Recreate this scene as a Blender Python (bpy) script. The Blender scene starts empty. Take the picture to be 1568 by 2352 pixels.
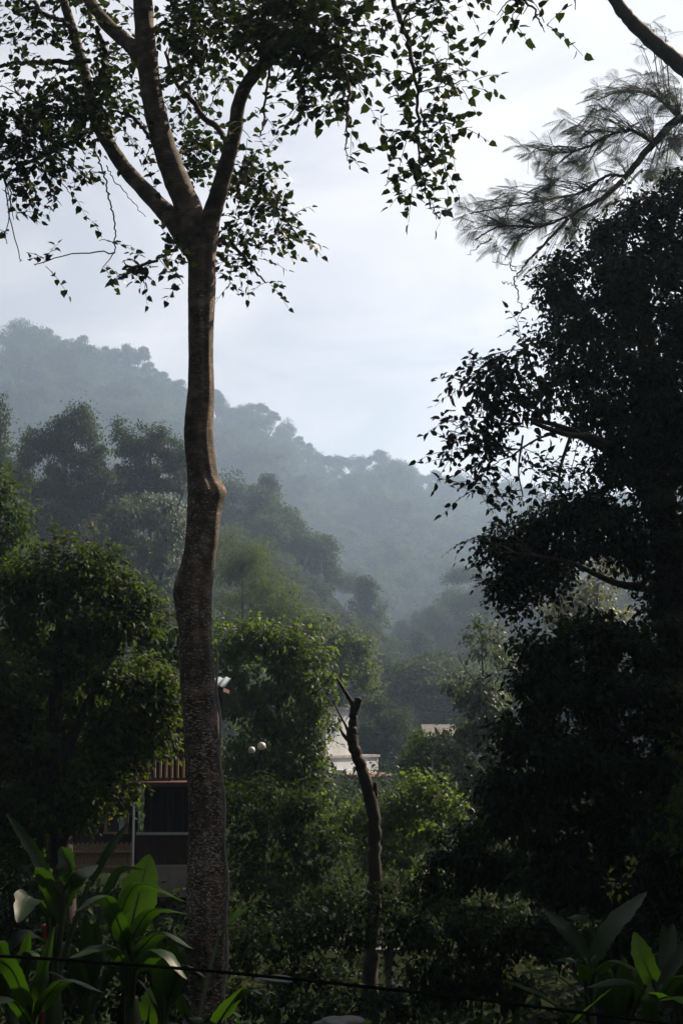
import bpy, math, numpy as np
from mathutils import Vector
rng = np.random.default_rng(7)
C = bpy.context.scene.collection
sc = bpy.context.scene
# ------------------------------------------------------------------ camera geometry
FD, CU, CV = 3266.7, 784.0, 1176.0            # reference picture 1568 x 2352, 50 mm lens on a 36 mm tall sensor
PITCH = math.atan2(1685 - CV, FD)
CAM = np.array([0.0, 0.0, 5.0])
FW = np.array([0, math.cos(PITCH), math.sin(PITCH)]); UP = np.array([0, -math.sin(PITCH), math.cos(PITCH)])
def at(u, v, Y):
    d = FW * FD + np.array([1.0, 0, 0]) * (u - CU) + UP * (CV - v)
    return CAM + d * (Y / d[1])
SUN_AZ, SUN_EL = math.radians(51), math.radians(39)     # azimuth clockwise from the view direction (+y)
SUN = np.array([math.sin(SUN_AZ) * math.cos(SUN_EL), math.cos(SUN_AZ) * math.cos(SUN_EL), math.sin(SUN_EL)])
def nrm(a): return a / (np.linalg.norm(a, axis=-1, keepdims=True) + 1e-9)
def runit(n): return nrm(rng.normal(size=(n, 3)))
# ------------------------------------------------------------------ mesh building
class MB:
    def __init__(s): s.p = []; s.n = 0
    def add(s, v, faces, mat=0, smooth=False, rnd=0.5):
        v = np.asarray(v, float).reshape(-1, 3)
        for f in (faces if isinstance(faces, list) else [faces]):
            f = np.asarray(f, int)
            if len(f): s.p.append(('f', f + s.n, mat, smooth))
        s.p.append(('v', v, np.broadcast_to(np.asarray(rnd, float), (len(v),))))
        s.n += len(v)
    def box(s, c, d, mat=0, rz=0.0, rnd=0.5, shear=0):
        x, y, z = [q / 2 for q in d]
        v = np.array([[-x,-y,-z],[x,-y,-z],[x,y,-z],[-x,y,-z],[-x,-y,z],[x,-y,z],[x,y,z],[-x,y,z]])
        if rz:
            k, q = math.cos(rz), math.sin(rz); v = np.stack([v[:,0]*k - v[:,1]*q, v[:,0]*q + v[:,1]*k, v[:,2]], 1)
        s.add(v + np.asarray(c), np.array([[0,3,2,1],[4,5,6,7],[0,1,5,4],[1,2,6,5],[2,3,7,6],[3,0,4,7]]), mat, False, rnd)
    def build(s, name, mats, parent=None, loc=None):
        loc = np.zeros(3) if loc is None else np.asarray(loc, float)
        V = np.concatenate([q[1] for q in s.p if q[0] == 'v']) - loc
        R = np.concatenate([q[2] for q in s.p if q[0] == 'v'])
        F = [q for q in s.p if q[0] == 'f']
        loops = np.concatenate([q[1].ravel() for q in F])
        tot = np.concatenate([np.full(len(q[1]), q[1].shape[1]) for q in F])
        mi = np.concatenate([np.full(len(q[1]), q[2]) for q in F]); sm = np.concatenate([np.full(len(q[1]), q[3]) for q in F])
        me = bpy.data.meshes.new(name)
        me.vertices.add(len(V)); me.vertices.foreach_set('co', V.ravel())
        me.loops.add(len(loops)); me.loops.foreach_set('vertex_index', loops)
        me.polygons.add(len(tot)); me.polygons.foreach_set('loop_start', np.concatenate([[0], np.cumsum(tot)[:-1]]))
        me.polygons.foreach_set('loop_total', tot)
        me.polygons.foreach_set('material_index', mi); me.polygons.foreach_set('use_smooth', sm.astype(bool))
        a = me.attributes.new('rnd', 'FLOAT', 'POINT'); a.data.foreach_set('value', R)
        me.update(calc_edges=True)
        for m in (mats if isinstance(mats, list) else [mats]): me.materials.append(m)
        o = bpy.data.objects.new(name, me); C.objects.link(o)
        if parent is not None: o.parent = parent
        else: o.location = loc
        return o
def catmull(pts, n=6):
    pts = np.asarray(pts, float)
    if len(pts) < 3:
        t = np.linspace(0, 1, n + 1)[:, None]; return pts[0] * (1 - t) + pts[1] * t
    q = np.vstack([2*pts[0]-pts[1], pts, 2*pts[-1]-pts[-2]]); out = []
    for i in range(1, len(q) - 2):
        for t in np.arange(n) / n:
            out.append(.5*((2*q[i]) + (-q[i-1]+q[i+1])*t + (2*q[i-1]-5*q[i]+4*q[i+1]-q[i+2])*t*t + (-q[i-1]+3*q[i]-3*q[i+1]+q[i+2])*t**3))
    out.append(pts[-1]); return np.array(out)
def tube(mb, path, rad, seg=8, mat=0, rnd=.5, rough=0.0, cap=True):
    path = np.asarray(path, float); n = len(path); rad = np.broadcast_to(np.asarray(rad, float), (n,))
    T = nrm(np.gradient(path, axis=0)); ref = np.array([0.31, 0.95, 0.05]); A = nrm(ref - T * (T @ ref)[:, None]); B = np.cross(T, A)
    th = np.linspace(0, 2*np.pi, seg, endpoint=False)
    rr = rad[:, None] * (1 + (rng.normal(0, rough, (n, seg)) if rough else 0))
    V = path[:, None, :] + rr[..., None] * (np.cos(th)[None, :, None] * A[:, None, :] + np.sin(th)[None, :, None] * B[:, None, :])
    i, j = np.meshgrid(np.arange(n-1), np.arange(seg), indexing='ij'); k = (j + 1) % seg
    F = np.stack([i*seg+j, i*seg+k, (i+1)*seg+k, (i+1)*seg+j], -1).reshape(-1, 4)
    V = V.reshape(-1, 3)
    fs = [F]
    if cap:
        V = np.vstack([V, path[-1] + T[-1]*rad[-1]*.3]); e = len(V) - 1; b = (n-1)*seg
        fs.append(np.stack([b+np.arange(seg), b+(np.arange(seg)+1) % seg, np.full(seg, e)], -1))
    mb.add(V, fs, mat, True, rnd)
# leaf templates: columns (along, side, normal)
LEAF = (np.array([[0,0,0],[.5,0,-.03],[1.08,0,-.2],[.2,.30,.06],[.6,.26,.02],[.2,-.30,.06],[.6,-.26,.02]]),
        [np.array([[0,1,4,3],[1,0,5,6]]), np.array([[1,2,4],[2,1,6]])])
HEART = (np.array([[0,0,0],[.45,0,-.03],[1.08,0,-.18],[.10,.40,.07],[.55,.36,.02],[.10,-.40,.07],[.55,-.36,.02],[.88,.09,-.10],[.88,-.09,-.10]]),
        [np.array([[0,1,4,3],[1,0,5,6],[1,2,7,4],[2,1,6,8]])])
PINNA = (np.array([[0,0,0],[.5,.038,.0],[1,0,-.1],[.5,-.038,.0]]), [np.array([[0,3,2,1]])])
LANCE = (np.array([[0,0,0],[.5,.10,.03],[1,0,-.12],[.5,-.10,.03]]), [np.array([[0,3,2,1]])])
KITE = (np.array([[0,0,0],[.45,.33,.05],[1,0,-.1],[.45,-.33,.05]]), [np.array([[0,3,2,1]])])
def leaves(mb, P, D, N, S, tm=LEAF, mat=0, rnd=None):
    if len(P) == 0: return
    t, fs = tm; D = nrm(D); side = nrm(np.cross(N, D)); N2 = np.cross(D, side); S = np.broadcast_to(np.asarray(S, float), (len(P),))
    V = P[:, None, :] + S[:, None, None] * (t[None,:,0:1]*D[:,None,:] + t[None,:,1:2]*side[:,None,:] + t[None,:,2:3]*N2[:,None,:])
    k = len(t); off = (np.arange(len(P)) * k)[:, None, None]
    r = rng.random(len(P)) if rnd is None else rnd
    mb.add(V.reshape(-1, 3), [(f[None] + off).reshape(-1, f.shape[1]) for f in fs], mat, False, np.repeat(r, k))
def blob3(b, dflt):
    u, v, ru, rv = b[:4]; Y = b[4] if len(b) > 4 and b[4] else dflt; k = b[5] if len(b) > 5 else 1.0
    s = Y / FD; return at(u, v, Y), np.array([ru*s, (ru+rv)*.5*s, rv*s]), k
def cloud(mb, blobs, leaf, K, Y, tm=LEAF, mat=0, droop=.5, upw=.8, sig=2.0, per=22, shell=.45, out=.6, floor=None, rbias=0.0):
    for b in blobs:
        c, r, k = blob3(b, Y); n = int(2.9 * K * k * math.pi * r[0] * r[2] / (.42 * leaf * leaf)); nc = int(np.clip(n // per, 3, 18))
        cd = runit(nc) * (rng.random(nc) ** shell)[:, None]; ci = rng.integers(0, nc, n)
        csz = rng.uniform(.5, 1.3, nc); cr = rng.random(nc)
        P = c + cd[ci] * r + rng.normal(size=(n, 3)) * (max(leaf * sig * .7, r.mean() * .19) * csz[ci])[:, None] * np.array([1, 1, .7])
        if floor is not None: P = P[P[:, 2] > floor]; ci = ci[:len(P)]
        n = len(P); O = nrm((P - c) / r)
        D = O * out + runit(n) * .7 + np.array([0, 0, -droop]); N = np.array([0, 0, upw]) + O * .5 + runit(n) * .55
        leaves(mb, P, D, N, leaf * rng.uniform(.6, 1.2, n), tm, mat, np.clip(.55*cr[ci] + .45*rng.random(n) + rbias, 0, 1))
def twigs(mb, blobs, leaf, K, Y, tm=HEART, mat=0, wood=1, skel=None, droop=.28, boughs=True, L=(2.4, 4.6), wr=.0045):
    for b in blobs:
        c, r, k = blob3(b, Y); n = max(2, int(2.1 * K * k * math.pi * r[0] * r[2] / (.42 * leaf * leaf) / 7))
        if boughs and skel is not None:
            d = np.linalg.norm(skel - c, axis=1) ; j = np.argmin(d); s0 = skel[j]
            m = (s0 + c)/2 + rng.normal(0, .06, 3)*np.linalg.norm(c-s0) + np.array([0, 0, .08*np.linalg.norm(c-s0)])
            pth = catmull([s0, m, c, c + (c-s0)/(np.linalg.norm(c-s0)+1e-6)*r.mean()*.5 - np.array([0, 0, r[2]*.3])], 5)
            pth[1:-1] += rng.normal(0, .009*np.linalg.norm(c-s0)**.5, (len(pth)-2, 3)); tube(mb, pth, np.linspace(.005 + .004*np.linalg.norm(c-s0)**.5, wr*.8, len(pth)), 5, wood)
        for _ in range(n):
            p0 = c + runit(1)[0] * r * rng.random() ** .6 * .85; o = nrm((p0 - c) / r); ln = leaf * rng.uniform(*L)
            d = nrm(o * .8 + runit(1)[0] * .8 + np.array([0, 0, .15])); t = np.linspace(0, 1, 6)[:, None]
            pth = p0 + d * t * ln * .9 + np.array([0, 0, -1.]) * t * t * ln * droop
            tube(mb, pth, np.linspace(wr, wr*.5, 6), 3, wood, cap=False)
            m = max(3, int(ln / (leaf * .62))); tt = np.linspace(.15, 1, m); Q = p0 + d*tt[:, None]*ln*.9 + np.array([0, 0, -1.])*(tt**2)[:, None]*ln*droop
            sd = np.cross(d, [0, 0, 1.]); sd = nrm(sd) * np.where(np.arange(m) % 2, 1, -1)[:, None]; sd[-1] = d
            D = d * .5 + sd * .7 + runit(m) * .55 + np.array([0, 0, -.22]); N = np.array([0, 0, .8]) + runit(m) * .7 + d * .3
            leaves(mb, Q + nrm(D) * leaf * .15, D, N, leaf * rng.uniform(.65, 1.15, m), tm, mat)
# ------------------------------------------------------------------ materials
def mat_new(name):
    m = bpy.data.materials.new(name); m.use_nodes = True; nt = m.node_tree; nt.nodes.clear()
    o = nt.nodes.new('ShaderNodeOutputMaterial'); return m, nt, o
def N(nt, typ, **kw):
    n = nt.nodes.new(typ)
    for k, v in kw.items():
        if k in n.inputs: n.inputs[k].default_value = v
        else: setattr(n, k, v)
    return n
def ramp(nt, stops):
    r = nt.nodes.new('ShaderNodeValToRGB'); e = r.color_ramp.elements
    while len(e) < len(stops): e.new(.5)
    for el, (p, c) in zip(e, stops): el.position = p; el.color = (*c, 1) if len(c) == 3 else c
    return r
def leafmat(name, stops, trans=(.10, .20, .02), tf=.42, rough=.45, spec=.35, tlow=.4):
    m, nt, o = mat_new(name); L = nt.links
    a = N(nt, 'ShaderNodeAttribute', attribute_name='rnd'); r = ramp(nt, stops); L.new(a.outputs['Fac'], r.inputs[0])
    ns = N(nt, 'ShaderNodeTexNoise', Scale=9.0, Detail=2.0); tc = N(nt, 'ShaderNodeTexCoord'); L.new(tc.outputs['Object'], ns.inputs['Vector'])
    mx = N(nt, 'ShaderNodeMixRGB', blend_type='MULTIPLY'); mx.inputs[0].default_value = .55
    vr = ramp(nt, [(.3, (.55, .55, .55)), (.7, (1.25, 1.25, 1.25))]); L.new(ns.outputs[0], vr.inputs[0]); L.new(r.outputs[0], mx.inputs[1]); L.new(vr.outputs[0], mx.inputs[2])
    p = N(nt, 'ShaderNodeBsdfPrincipled', Roughness=rough); p.inputs['Specular IOR Level'].default_value = spec; L.new(mx.outputs[0], p.inputs['Base Color'])
    t = N(nt, 'ShaderNodeBsdfTranslucent'); t2 = N(nt, 'ShaderNodeMixRGB', blend_type='MULTIPLY'); t2.inputs[0].default_value = .6; t2.inputs[1].default_value = (*trans, 1)
    v2 = ramp(nt, [(0, (tlow,)*3), (.7, (.45+tlow, .45+tlow, .45+tlow)), (1, (1.6, 1.6, 1.3))]); L.new(a.outputs['Fac'], v2.inputs[0]); L.new(v2.outputs[0], t2.inputs[2]); L.new(t2.outputs[0], t.inputs[0])
    x = N(nt, 'ShaderNodeMixShader'); x.inputs[0].default_value = tf; L.new(p.outputs[0], x.inputs[1]); L.new(t.outputs[0], x.inputs[2]); L.new(x.outputs[0], o.inputs[0])
    return m
def surf(name, c1, c2, scale=4.0, stretch=(1, 1, 1), rough=.8, spec=.2, bump=.3, detail=5.0, metal=0.0):
    m, nt, o = mat_new(name); L = nt.links
    tc = N(nt, 'ShaderNodeTexCoord'); mp = N(nt, 'ShaderNodeMapping'); mp.inputs['Scale'].default_value = stretch; L.new(tc.outputs['Object'], mp.inputs[0])
    ns = N(nt, 'ShaderNodeTexNoise', Scale=scale, Detail=detail, Roughness=.65); L.new(mp.outputs[0], ns.inputs['Vector'])
    r = ramp(nt, [(.32, c1), (.68, c2)]); L.new(ns.outputs[0], r.inputs[0])
    p = N(nt, 'ShaderNodeBsdfPrincipled', Roughness=rough, Metallic=metal); p.inputs['Specular IOR Level'].default_value = spec; L.new(r.outputs[0], p.inputs['Base Color'])
    if bump:
        b = N(nt, 'ShaderNodeBump', Strength=bump, Distance=.02); L.new(ns.outputs[0], b.inputs['Height']); L.new(b.outputs[0], p.inputs['Normal'])
    L.new(p.outputs[0], o.inputs[0]); return m
def barkmat(name):
    m, nt, o = mat_new(name); L = nt.links; tc = N(nt, 'ShaderNodeTexCoord')
    def noise(scale, st, detail=5.0, rg=.6):
        mp = N(nt, 'ShaderNodeMapping'); mp.inputs['Scale'].default_value = st; L.new(tc.outputs['Object'], mp.inputs[0])
        n = N(nt, 'ShaderNodeTexNoise', Scale=scale, Detail=detail, Roughness=rg); L.new(mp.outputs[0], n.inputs['Vector']); return n
    base = noise(5, (1, 1, 1.5)); r = ramp(nt, [(.3, (.022, .017, .013)), (.5, (.066, .050, .038)), (.72, (.2, .142, .10))]); L.new(base.outputs[0], r.inputs[0])
    bands = noise(7, (1.2, 1.2, 9)); br = ramp(nt, [(.42, (.55, .55, .55)), (.6, (1.15, 1.12, 1.08))]); L.new(bands.outputs[0], br.inputs[0])
    m1 = N(nt, 'ShaderNodeMixRGB', blend_type='MULTIPLY'); m1.inputs[0].default_value = .6; L.new(r.outputs[0], m1.inputs[1]); L.new(br.outputs[0], m1.inputs[2])
    fl = noise(24, (1, 1, 2.5), 6.0, .72); big = noise(1.6, (1, 1, .6), 2.0)
    sx = N(nt, 'ShaderNodeSeparateXYZ'); L.new(tc.outputs['Object'], sx.inputs[0])
    hz = N(nt, 'ShaderNodeMapRange'); L.new(sx.outputs[2], hz.inputs[0])
    for k, v in zip((1, 2, 3, 4), (0.5, 9.0, .085, -.05)): hz.inputs[k].default_value = v
    a1 = N(nt, 'ShaderNodeMath', operation='ADD'); L.new(fl.outputs[0], a1.inputs[0]); L.new(hz.outputs[0], a1.inputs[1])
    b1 = N(nt, 'ShaderNodeMath', operation='MULTIPLY_ADD'); L.new(big.outputs[0], b1.inputs[0]); b1.inputs[1].default_value = .32; L.new(a1.outputs[0], b1.inputs[2])
    fr = ramp(nt, [(.745, (0, 0, 0)), (.81, (.85, .85, .85))]); L.new(b1.outputs[0], fr.inputs[0])
    m2 = N(nt, 'ShaderNodeMixRGB'); L.new(fr.outputs[0], m2.inputs[0]); L.new(m1.outputs[0], m2.inputs[1]); m2.inputs[2].default_value = (.42, .39, .35, 1)
    p = N(nt, 'ShaderNodeBsdfPrincipled', Roughness=.8); p.inputs['Specular IOR Level'].default_value = .25; L.new(m2.outputs[0], p.inputs['Base Color'])
    bs = N(nt, 'ShaderNodeMath', operation='ADD'); L.new(bands.outputs[0], bs.inputs[0]); L.new(fl.outputs[0], bs.inputs[1])
    b = N(nt, 'ShaderNodeBump', Strength=.6, Distance=.02); L.new(bs.outputs[0], b.inputs['Height']); L.new(b.outputs[0], p.inputs['Normal'])
    L.new(p.outputs[0], o.inputs[0]); return m
G = lambda *a: list(a)
M = dict(
 bark_main=barkmat('lichen_bark'),
 bark=surf('dark_bark', (.012, .010, .008), (.038, .03, .024), 8, (1, 1, .3)),
 twig=surf('twig_bark', (.03, .025, .02), (.06, .05, .04), 10, bump=0),
 grey_twig=surf('dead_twig', (.15, .14, .13), (.28, .26, .24), 10, bump=0),
 main=leafmat('ficus_leaf', [(0, (.010, .018, .008)), (.6, (.018, .032, .010)), (1, (.028, .044, .013))], (.024, .04, .005), .32, .45, .15),
 dark=leafmat('glossy_dark_leaf', [(0, (.006, .012, .007)), (.6, (.011, .022, .011)), (1, (.02, .038, .014))], (.015, .03, .005), .2, .55, .1),
 feather=leafmat('feathery_leaflet', [(0, (.045, .07, .05)), (1, (.08, .11, .07))], (.17, .23, .15), .5, .5, .2),
 bush=leafmat('bush_leaf', [(0, (.012, .024, .008)), (.55, (.022, .045, .012)), (.9, (.045, .075, .018)), (.97, (.24, .2, .02))], (.075, .125, .012), .36, .6, .08),
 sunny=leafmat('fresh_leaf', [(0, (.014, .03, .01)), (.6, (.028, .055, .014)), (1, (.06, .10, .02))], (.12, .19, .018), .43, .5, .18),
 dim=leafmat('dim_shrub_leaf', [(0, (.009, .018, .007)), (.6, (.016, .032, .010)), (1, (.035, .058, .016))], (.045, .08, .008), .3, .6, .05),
 mid=leafmat('mid_green_leaf', [(0, (.02, .036, .014)), (.6, (.035, .06, .02)), (1, (.07, .10, .03))], (.13, .19, .03), .4, .55, .15),
 fresh=leafmat('yellow_green_leaf', [(0, (.07, .12, .015)), (1, (.14, .2, .02))], (.3, .4, .03), .5, .4, .3),
 shrub=leafmat('shrub_leaf', [(0, (.007, .014, .008)), (.6, (.012, .024, .012)), (1, (.025, .042, .016))], (.025, .05, .008), .25, .65, .05),
 silver=leafmat('silvery_leaf', [(0, (.04, .06, .04)), (.7, (.07, .09, .06)), (1, (.2, .22, .19))], (.10, .14, .06), .3, .5, .15),
 hill=leafmat('hill_leaf', [(0, (.014, .028, .015)), (.6, (.024, .044, .02)), (1, (.045, .066, .028))], (.06, .10, .025), .32, .6, .06),
 pale=leafmat('sunlit_pale_leaf', [(0, (.07, .08, .04)), (1, (.16, .16, .09))], (.16, .18, .08), .4, .5, .3),  # foliage in sun: its light is put into the paler leaf colour
 banana=leafmat('banana_leaf', [(0, (.006, .016, .006)), (.6, (.012, .032, .008)), (1, (.03, .08, .01))], (.035, .10, .003), .4, .42, .18, .1),
 banana_lit=leafmat('lit_banana_leaf', [(0, (.05, .11, .012)), (1, (.08, .16, .018))], (.16, .34, .01), .5, .42, .2, .5),  # lighter copy of the banana leaf, with sunlight put into the colour
 stem=surf('banana_stem', (.015, .03, .01), (.04, .055, .02), 6, (1, 1, .3), .5),
 timber=surf('brown_timber', (.018, .011, .009), (.045, .028, .022), 6, (8, 8, .6), .75),
 timber_red=surf('red_brown_timber', (.05, .022, .018), (.085, .042, .034), 6, (8, 8, .6), .7),
 board=surf('pale_board', (.28, .17, .12), (.36, .24, .18), 5, (1, 1, 6), .8),  # pale tone carries the sunlight on the batten and balusters
 orange=surf('sunlit_orange', (.45, .2, .09), (.55, .27, .13), 3, rough=.7),  # orange sunlight on the brown timber wall, painted as a colour
 tin=surf('blue_tin', (.12, .17, .19), (.20, .25, .27), 2, (1, 1, 1), .65, .2, .1),
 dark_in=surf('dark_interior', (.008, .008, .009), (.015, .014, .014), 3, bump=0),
 concrete=surf('stained_concrete', (.16, .15, .14), (.30, .28, .26), 3),
 white=surf('white_render', (.33, .345, .37), (.45, .465, .49), 1.3, (1, 1, .4), .85, bump=.1),
 pipe=surf('grey_pipe', (.35, .36, .38), (.5, .5, .52), 5, rough=.5),
 woven=surf('woven_bamboo', (.16, .10, .06), (.40, .28, .18), 9, (6, 6, 3), .8, bump=.6),
 cloth=surf('white_curtain', (.55, .6, .66), (.7, .75, .8), 4, (6, 1, 1), .9),
 rust=surf('rust_roof', (.16, .08, .06), (.26, .15, .12), 3, rough=.8),
 red=surf('red_post_paint', (.22, .02, .02), (.3, .04, .03), 6, rough=.6),
 cable=surf('black_rubber', (.004, .004, .004), (.006, .006, .006), 5, bump=0, rough=.9, spec=0),
 globe=surf('frosted_globe', (.42, .41, .40), (.5, .49, .48), 2, rough=.35, spec=.5, bump=0),
 soil=surf('forest_floor', (.008, .012, .006), (.02, .024, .012), 1.2, bump=.6, spec=0, rough=1),
 rock=surf('grey_rock', (.05, .05, .048), (.13, .13, .125), 3, bump=.8),
)
def glassmat():
    m, nt, o = mat_new('window_glass'); p = N(nt, 'ShaderNodeBsdfPrincipled', Roughness=.06); p.inputs['Base Color'].default_value = (.02, .03, .05, 1); p.inputs['Specular IOR Level'].default_value = .8
    nt.links.new(p.outputs[0], o.inputs[0]); return m
M['glass'] = glassmat()
def tag(o, label=None, cat=None, group=None, kind=None):
    for k, v in (('label', label), ('category', cat), ('group', group), ('kind', kind)):
        if v: o[k] = v
    return o
def empty(name, loc, label, cat, group=None):
    o = bpy.data.objects.new(name, None); C.objects.link(o); o.location = loc; o.empty_display_size = .3; return tag(o, label, cat, group)
# ------------------------------------------------------------------ terrain
def sx(u, v):                       # x/y slope of a picture column
    p = at(u, v, 1.0); return p[0]
def crest(pts, Y):
    P = np.array([at(u, v, y) for u, v, y in pts]); return P[:, 0]/P[:, 1], P[:, 1], P[:, 2]
RIDGE = [(-500,560,960),(-200,660,992),(0,800,1024),(80,785,1040),(130,815,1056),(200,840,1056),(300,860,1072),(400,925,1088),(500,965,1104),(580,985,1120),(650,1015,1152),(720,1080,1184),(820,1095,1200),(920,1100,1200),(960,1125,1216),(1050,1135,1216),(1200,1145,1248),(1400,1150,1280),(1800,1100,1280)]
SPURS = [  # (points, foot distance)
 ([(380,1660,319),(430,1185,351),(520,1175,361),(600,1185,365),(680,1220,372),(760,1250,378),(830,1330,383),(880,1450,383),(930,1685,383)], 222),
 ([(860,1685,446),(910,1420,431),(960,1350,417),(1040,1260,401),(1100,1240,401),(1200,1215,401),(1400,1200,386),(1700,1190,386)], 270),
 ([(400,1400,288),(440,1300,288),(520,1290,292),(600,1330,299),(680,1400,304),(760,1480,310),(840,1560,316),(900,1640,321),(960,1690,321)], 195),
 ([(-600,950,259),(-200,1000,252),(0,1120,244),(150,1120,244),(300,1150,244),(420,1200,252),(480,1380,259),(540,1690,259)], 160),
]
_R = crest(RIDGE, 0); _S = [(crest(p, 0), f) for p, f in SPURS]
for (c_, f_), d_ in zip(_S, (5.0, 16.0, 9.0, 10.0)): c_[2][:] -= d_        # the listed rows are tree tops
NEARY = np.array([-60, 0, 4, 10, 15, 20, 28, 40, 60, 90, 200, 400, 2600]); NEARZ = np.array([4, 3.4, 3.0, 1.9, 1.3, 1.0, 1.5, 1.6, 1.8, 2.0, 1.5, 6, 14])
def base_h(x, y): return np.interp(y, NEARY, NEARZ)
def lump(x, y): return 3.2*np.sin(x*.031+1)*np.cos(y*.024) + 1.8*np.sin(x*.065+y*.045) + .9*np.sin(x*.155-y*.11+2)
def height(x, y):
    x = np.asarray(x, float); y = np.asarray(y, float); b = base_h(x, y); h = b.copy(); yy = np.maximum(y, 1.0); s = x/yy
    def add(cr, foot, back):
        S, Yc, Zc = cr; yc = np.interp(s, S, Yc); zc = np.interp(s, S, Zc); t = (yy-foot)/(yc-foot)
        f = np.where(t <= 1, np.clip(t, 0, 1)**1.25, np.clip(1 - back*np.maximum(t-1, 0)**1.5, 0, 1)); return b + np.maximum(zc-b, 0)*f
    h = np.maximum(h, add(_R, 460., .3))
    for cr, f in _S: h = np.maximum(h, add(cr, float(f), 1.6))
    w = np.clip((y-200)/160, 0, 1)*1.25; return h + lump(x, y)*w*1.3
def hz(x, y): return float(height(np.array([x]), np.array([y]))[0])
def make_ground():
    ys = np.concatenate([np.arange(-60, 40, 2.), np.arange(40, 400, 4.), np.arange(400, 1340, 9), np.arange(1340, 2600, 60)])
    xs = np.concatenate([np.arange(-1500, -400, 40.), np.arange(-400, 400, 7.), np.arange(400, 1501, 40.)])
    X, Y = np.meshgrid(xs, ys); Z = height(X, Y) + .12*np.sin(X*2.1+Y)*np.sin(Y*1.7)*(Y < 60)
    ny, nx = X.shape; i, j = np.meshgrid(np.arange(ny-1), np.arange(nx-1), indexing='ij'); a = i*nx+j
    mb = MB(); mb.add(np.stack([X, Y, Z], -1).reshape(-1, 3), np.stack([a, a+1, a+nx+1, a+nx], -1).reshape(-1, 4), 0, True)
    return tag(mb.build('ground', M['soil']), kind='structure')
make_ground()
# ------------------------------------------------------------------ far trees
def far_crown(style, nl, seed, ls=.045):
    global rng
    keep = rng; rng = np.random.default_rng(seed); mb = MB(); tr = MB()
    if style == 'dome': nc, cz, rx, rz, cr, gap = 22, .62, .36, .33, .17, 0
    elif style == 'tall': nc, cz, rx, rz, cr, gap = 20, .62, .22, .36, .13, 0
    elif style == 'umbrella': nc, cz, rx, rz, cr, gap = 16, .8, .42, .14, .12, 0
    elif style == 'sparse': nc, cz, rx, rz, cr, gap = 15, .68, .36, .28, .105, 1
    else: nc, cz, rx, rz, cr, gap = 26, .55, .30, .42, .12, 0
    cs = []
    for i in range(nc):
        d = runit(1)[0]
        if d[2] < -.35: d[2] *= -.5
        k = .95 if gap else rng.uniform(.6, 1)
        c = np.array([d[0]*rx*k, d[1]*rx*k, cz + d[2]*rz*k])
        if style == 'cone': q = (i+.5)/nc; rr = .34*(1-q)**.7*rng.uniform(.4, 1); an = i*2.4; c = np.array([math.cos(an)*rr, math.sin(an)*rr, .2+.75*q])
        cs.append(c)
    per = nl // nc
    for c in cs:
        r = cr*rng.uniform(.7, 1.35); O = runit(per); O[:, 2] = np.where(O[:, 2] < -.3, -O[:, 2], O[:, 2])
        P = c + O*r*rng.uniform(.55, 1.08, per)[:, None]*np.array([1, 1, .8]); cl = rng.random()
        Nn = O*1.2 + np.array([0, 0, .5]) + runit(per)*.4; D = runit(per) + np.array([0, 0, -.5]) + O*.3
        leaves(mb, P, D, Nn, ls*rng.uniform(.6, 1.25, per), KITE, 0, np.clip(.5*cl + .5*rng.random(per), 0, 1))
        t = np.linspace(0, 1, 5)[:, None]; a = np.array([0, 0, .3]); tube(tr, a*(1-t) + c*t + np.array([0, 0, -.06])*np.sin(t*3.14), np.linspace(.014, .004, 5), 4, 0)
    tube(tr, np.array([[0, 0, -.06], [.01, 0, .15], [-.01, .01, .34], [0, 0, .55]]), [.03, .024, .018, .01], 6, 0)
    out = (mb, tr); rng = keep; return out
STY = ['dome', 'tall', 'dome', 'sparse', 'umbrella', 'cone', 'dome']
PROTO = []
for i, st in enumerate(STY):
    c, t = far_crown(st, 4200, 100+i, .038); PROTO.append((c, t))
_mesh = {}
def put_tree(kind, p, h, w, label, group, name, parts=False):
    """one tree of its own; copies share the mesh of their kind"""
    p = np.asarray(p, float); rz = rng.uniform(0, 6.28)
    if kind not in _mesh:
        c, t = PROTO[kind]; mb = MB(); mb.p = list(c.p); mb.n = c.n
        for q in t.p: mb.p.append(('f', q[1]+c.n, 1, q[3]) if q[0] == 'f' else q)
        o = mb.build('m', [M['hill'], M['bark']]); _mesh[kind] = [o.data]; bpy.data.objects.remove(o)
        for b, m in ((c, M['hill']), (t, M['bark'])):
            o = b.build('m', m); _mesh[kind].append(o.data); bpy.data.objects.remove(o)
    if parts:
        r = empty(name, p, label, 'tree', group)
        for nm, d in (('crown', _mesh[kind][1]), ('trunk', _mesh[kind][2])):
            o = bpy.data.objects.new(nm, d); C.objects.link(o); o.parent = r
    else:
        r = bpy.data.objects.new(name, _mesh[kind][0]); C.objects.link(r); r.location = p; tag(r, label, 'tree', group)
    r.rotation_euler = (0, 0, rz); r.scale = (w, w, h); return r
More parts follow.
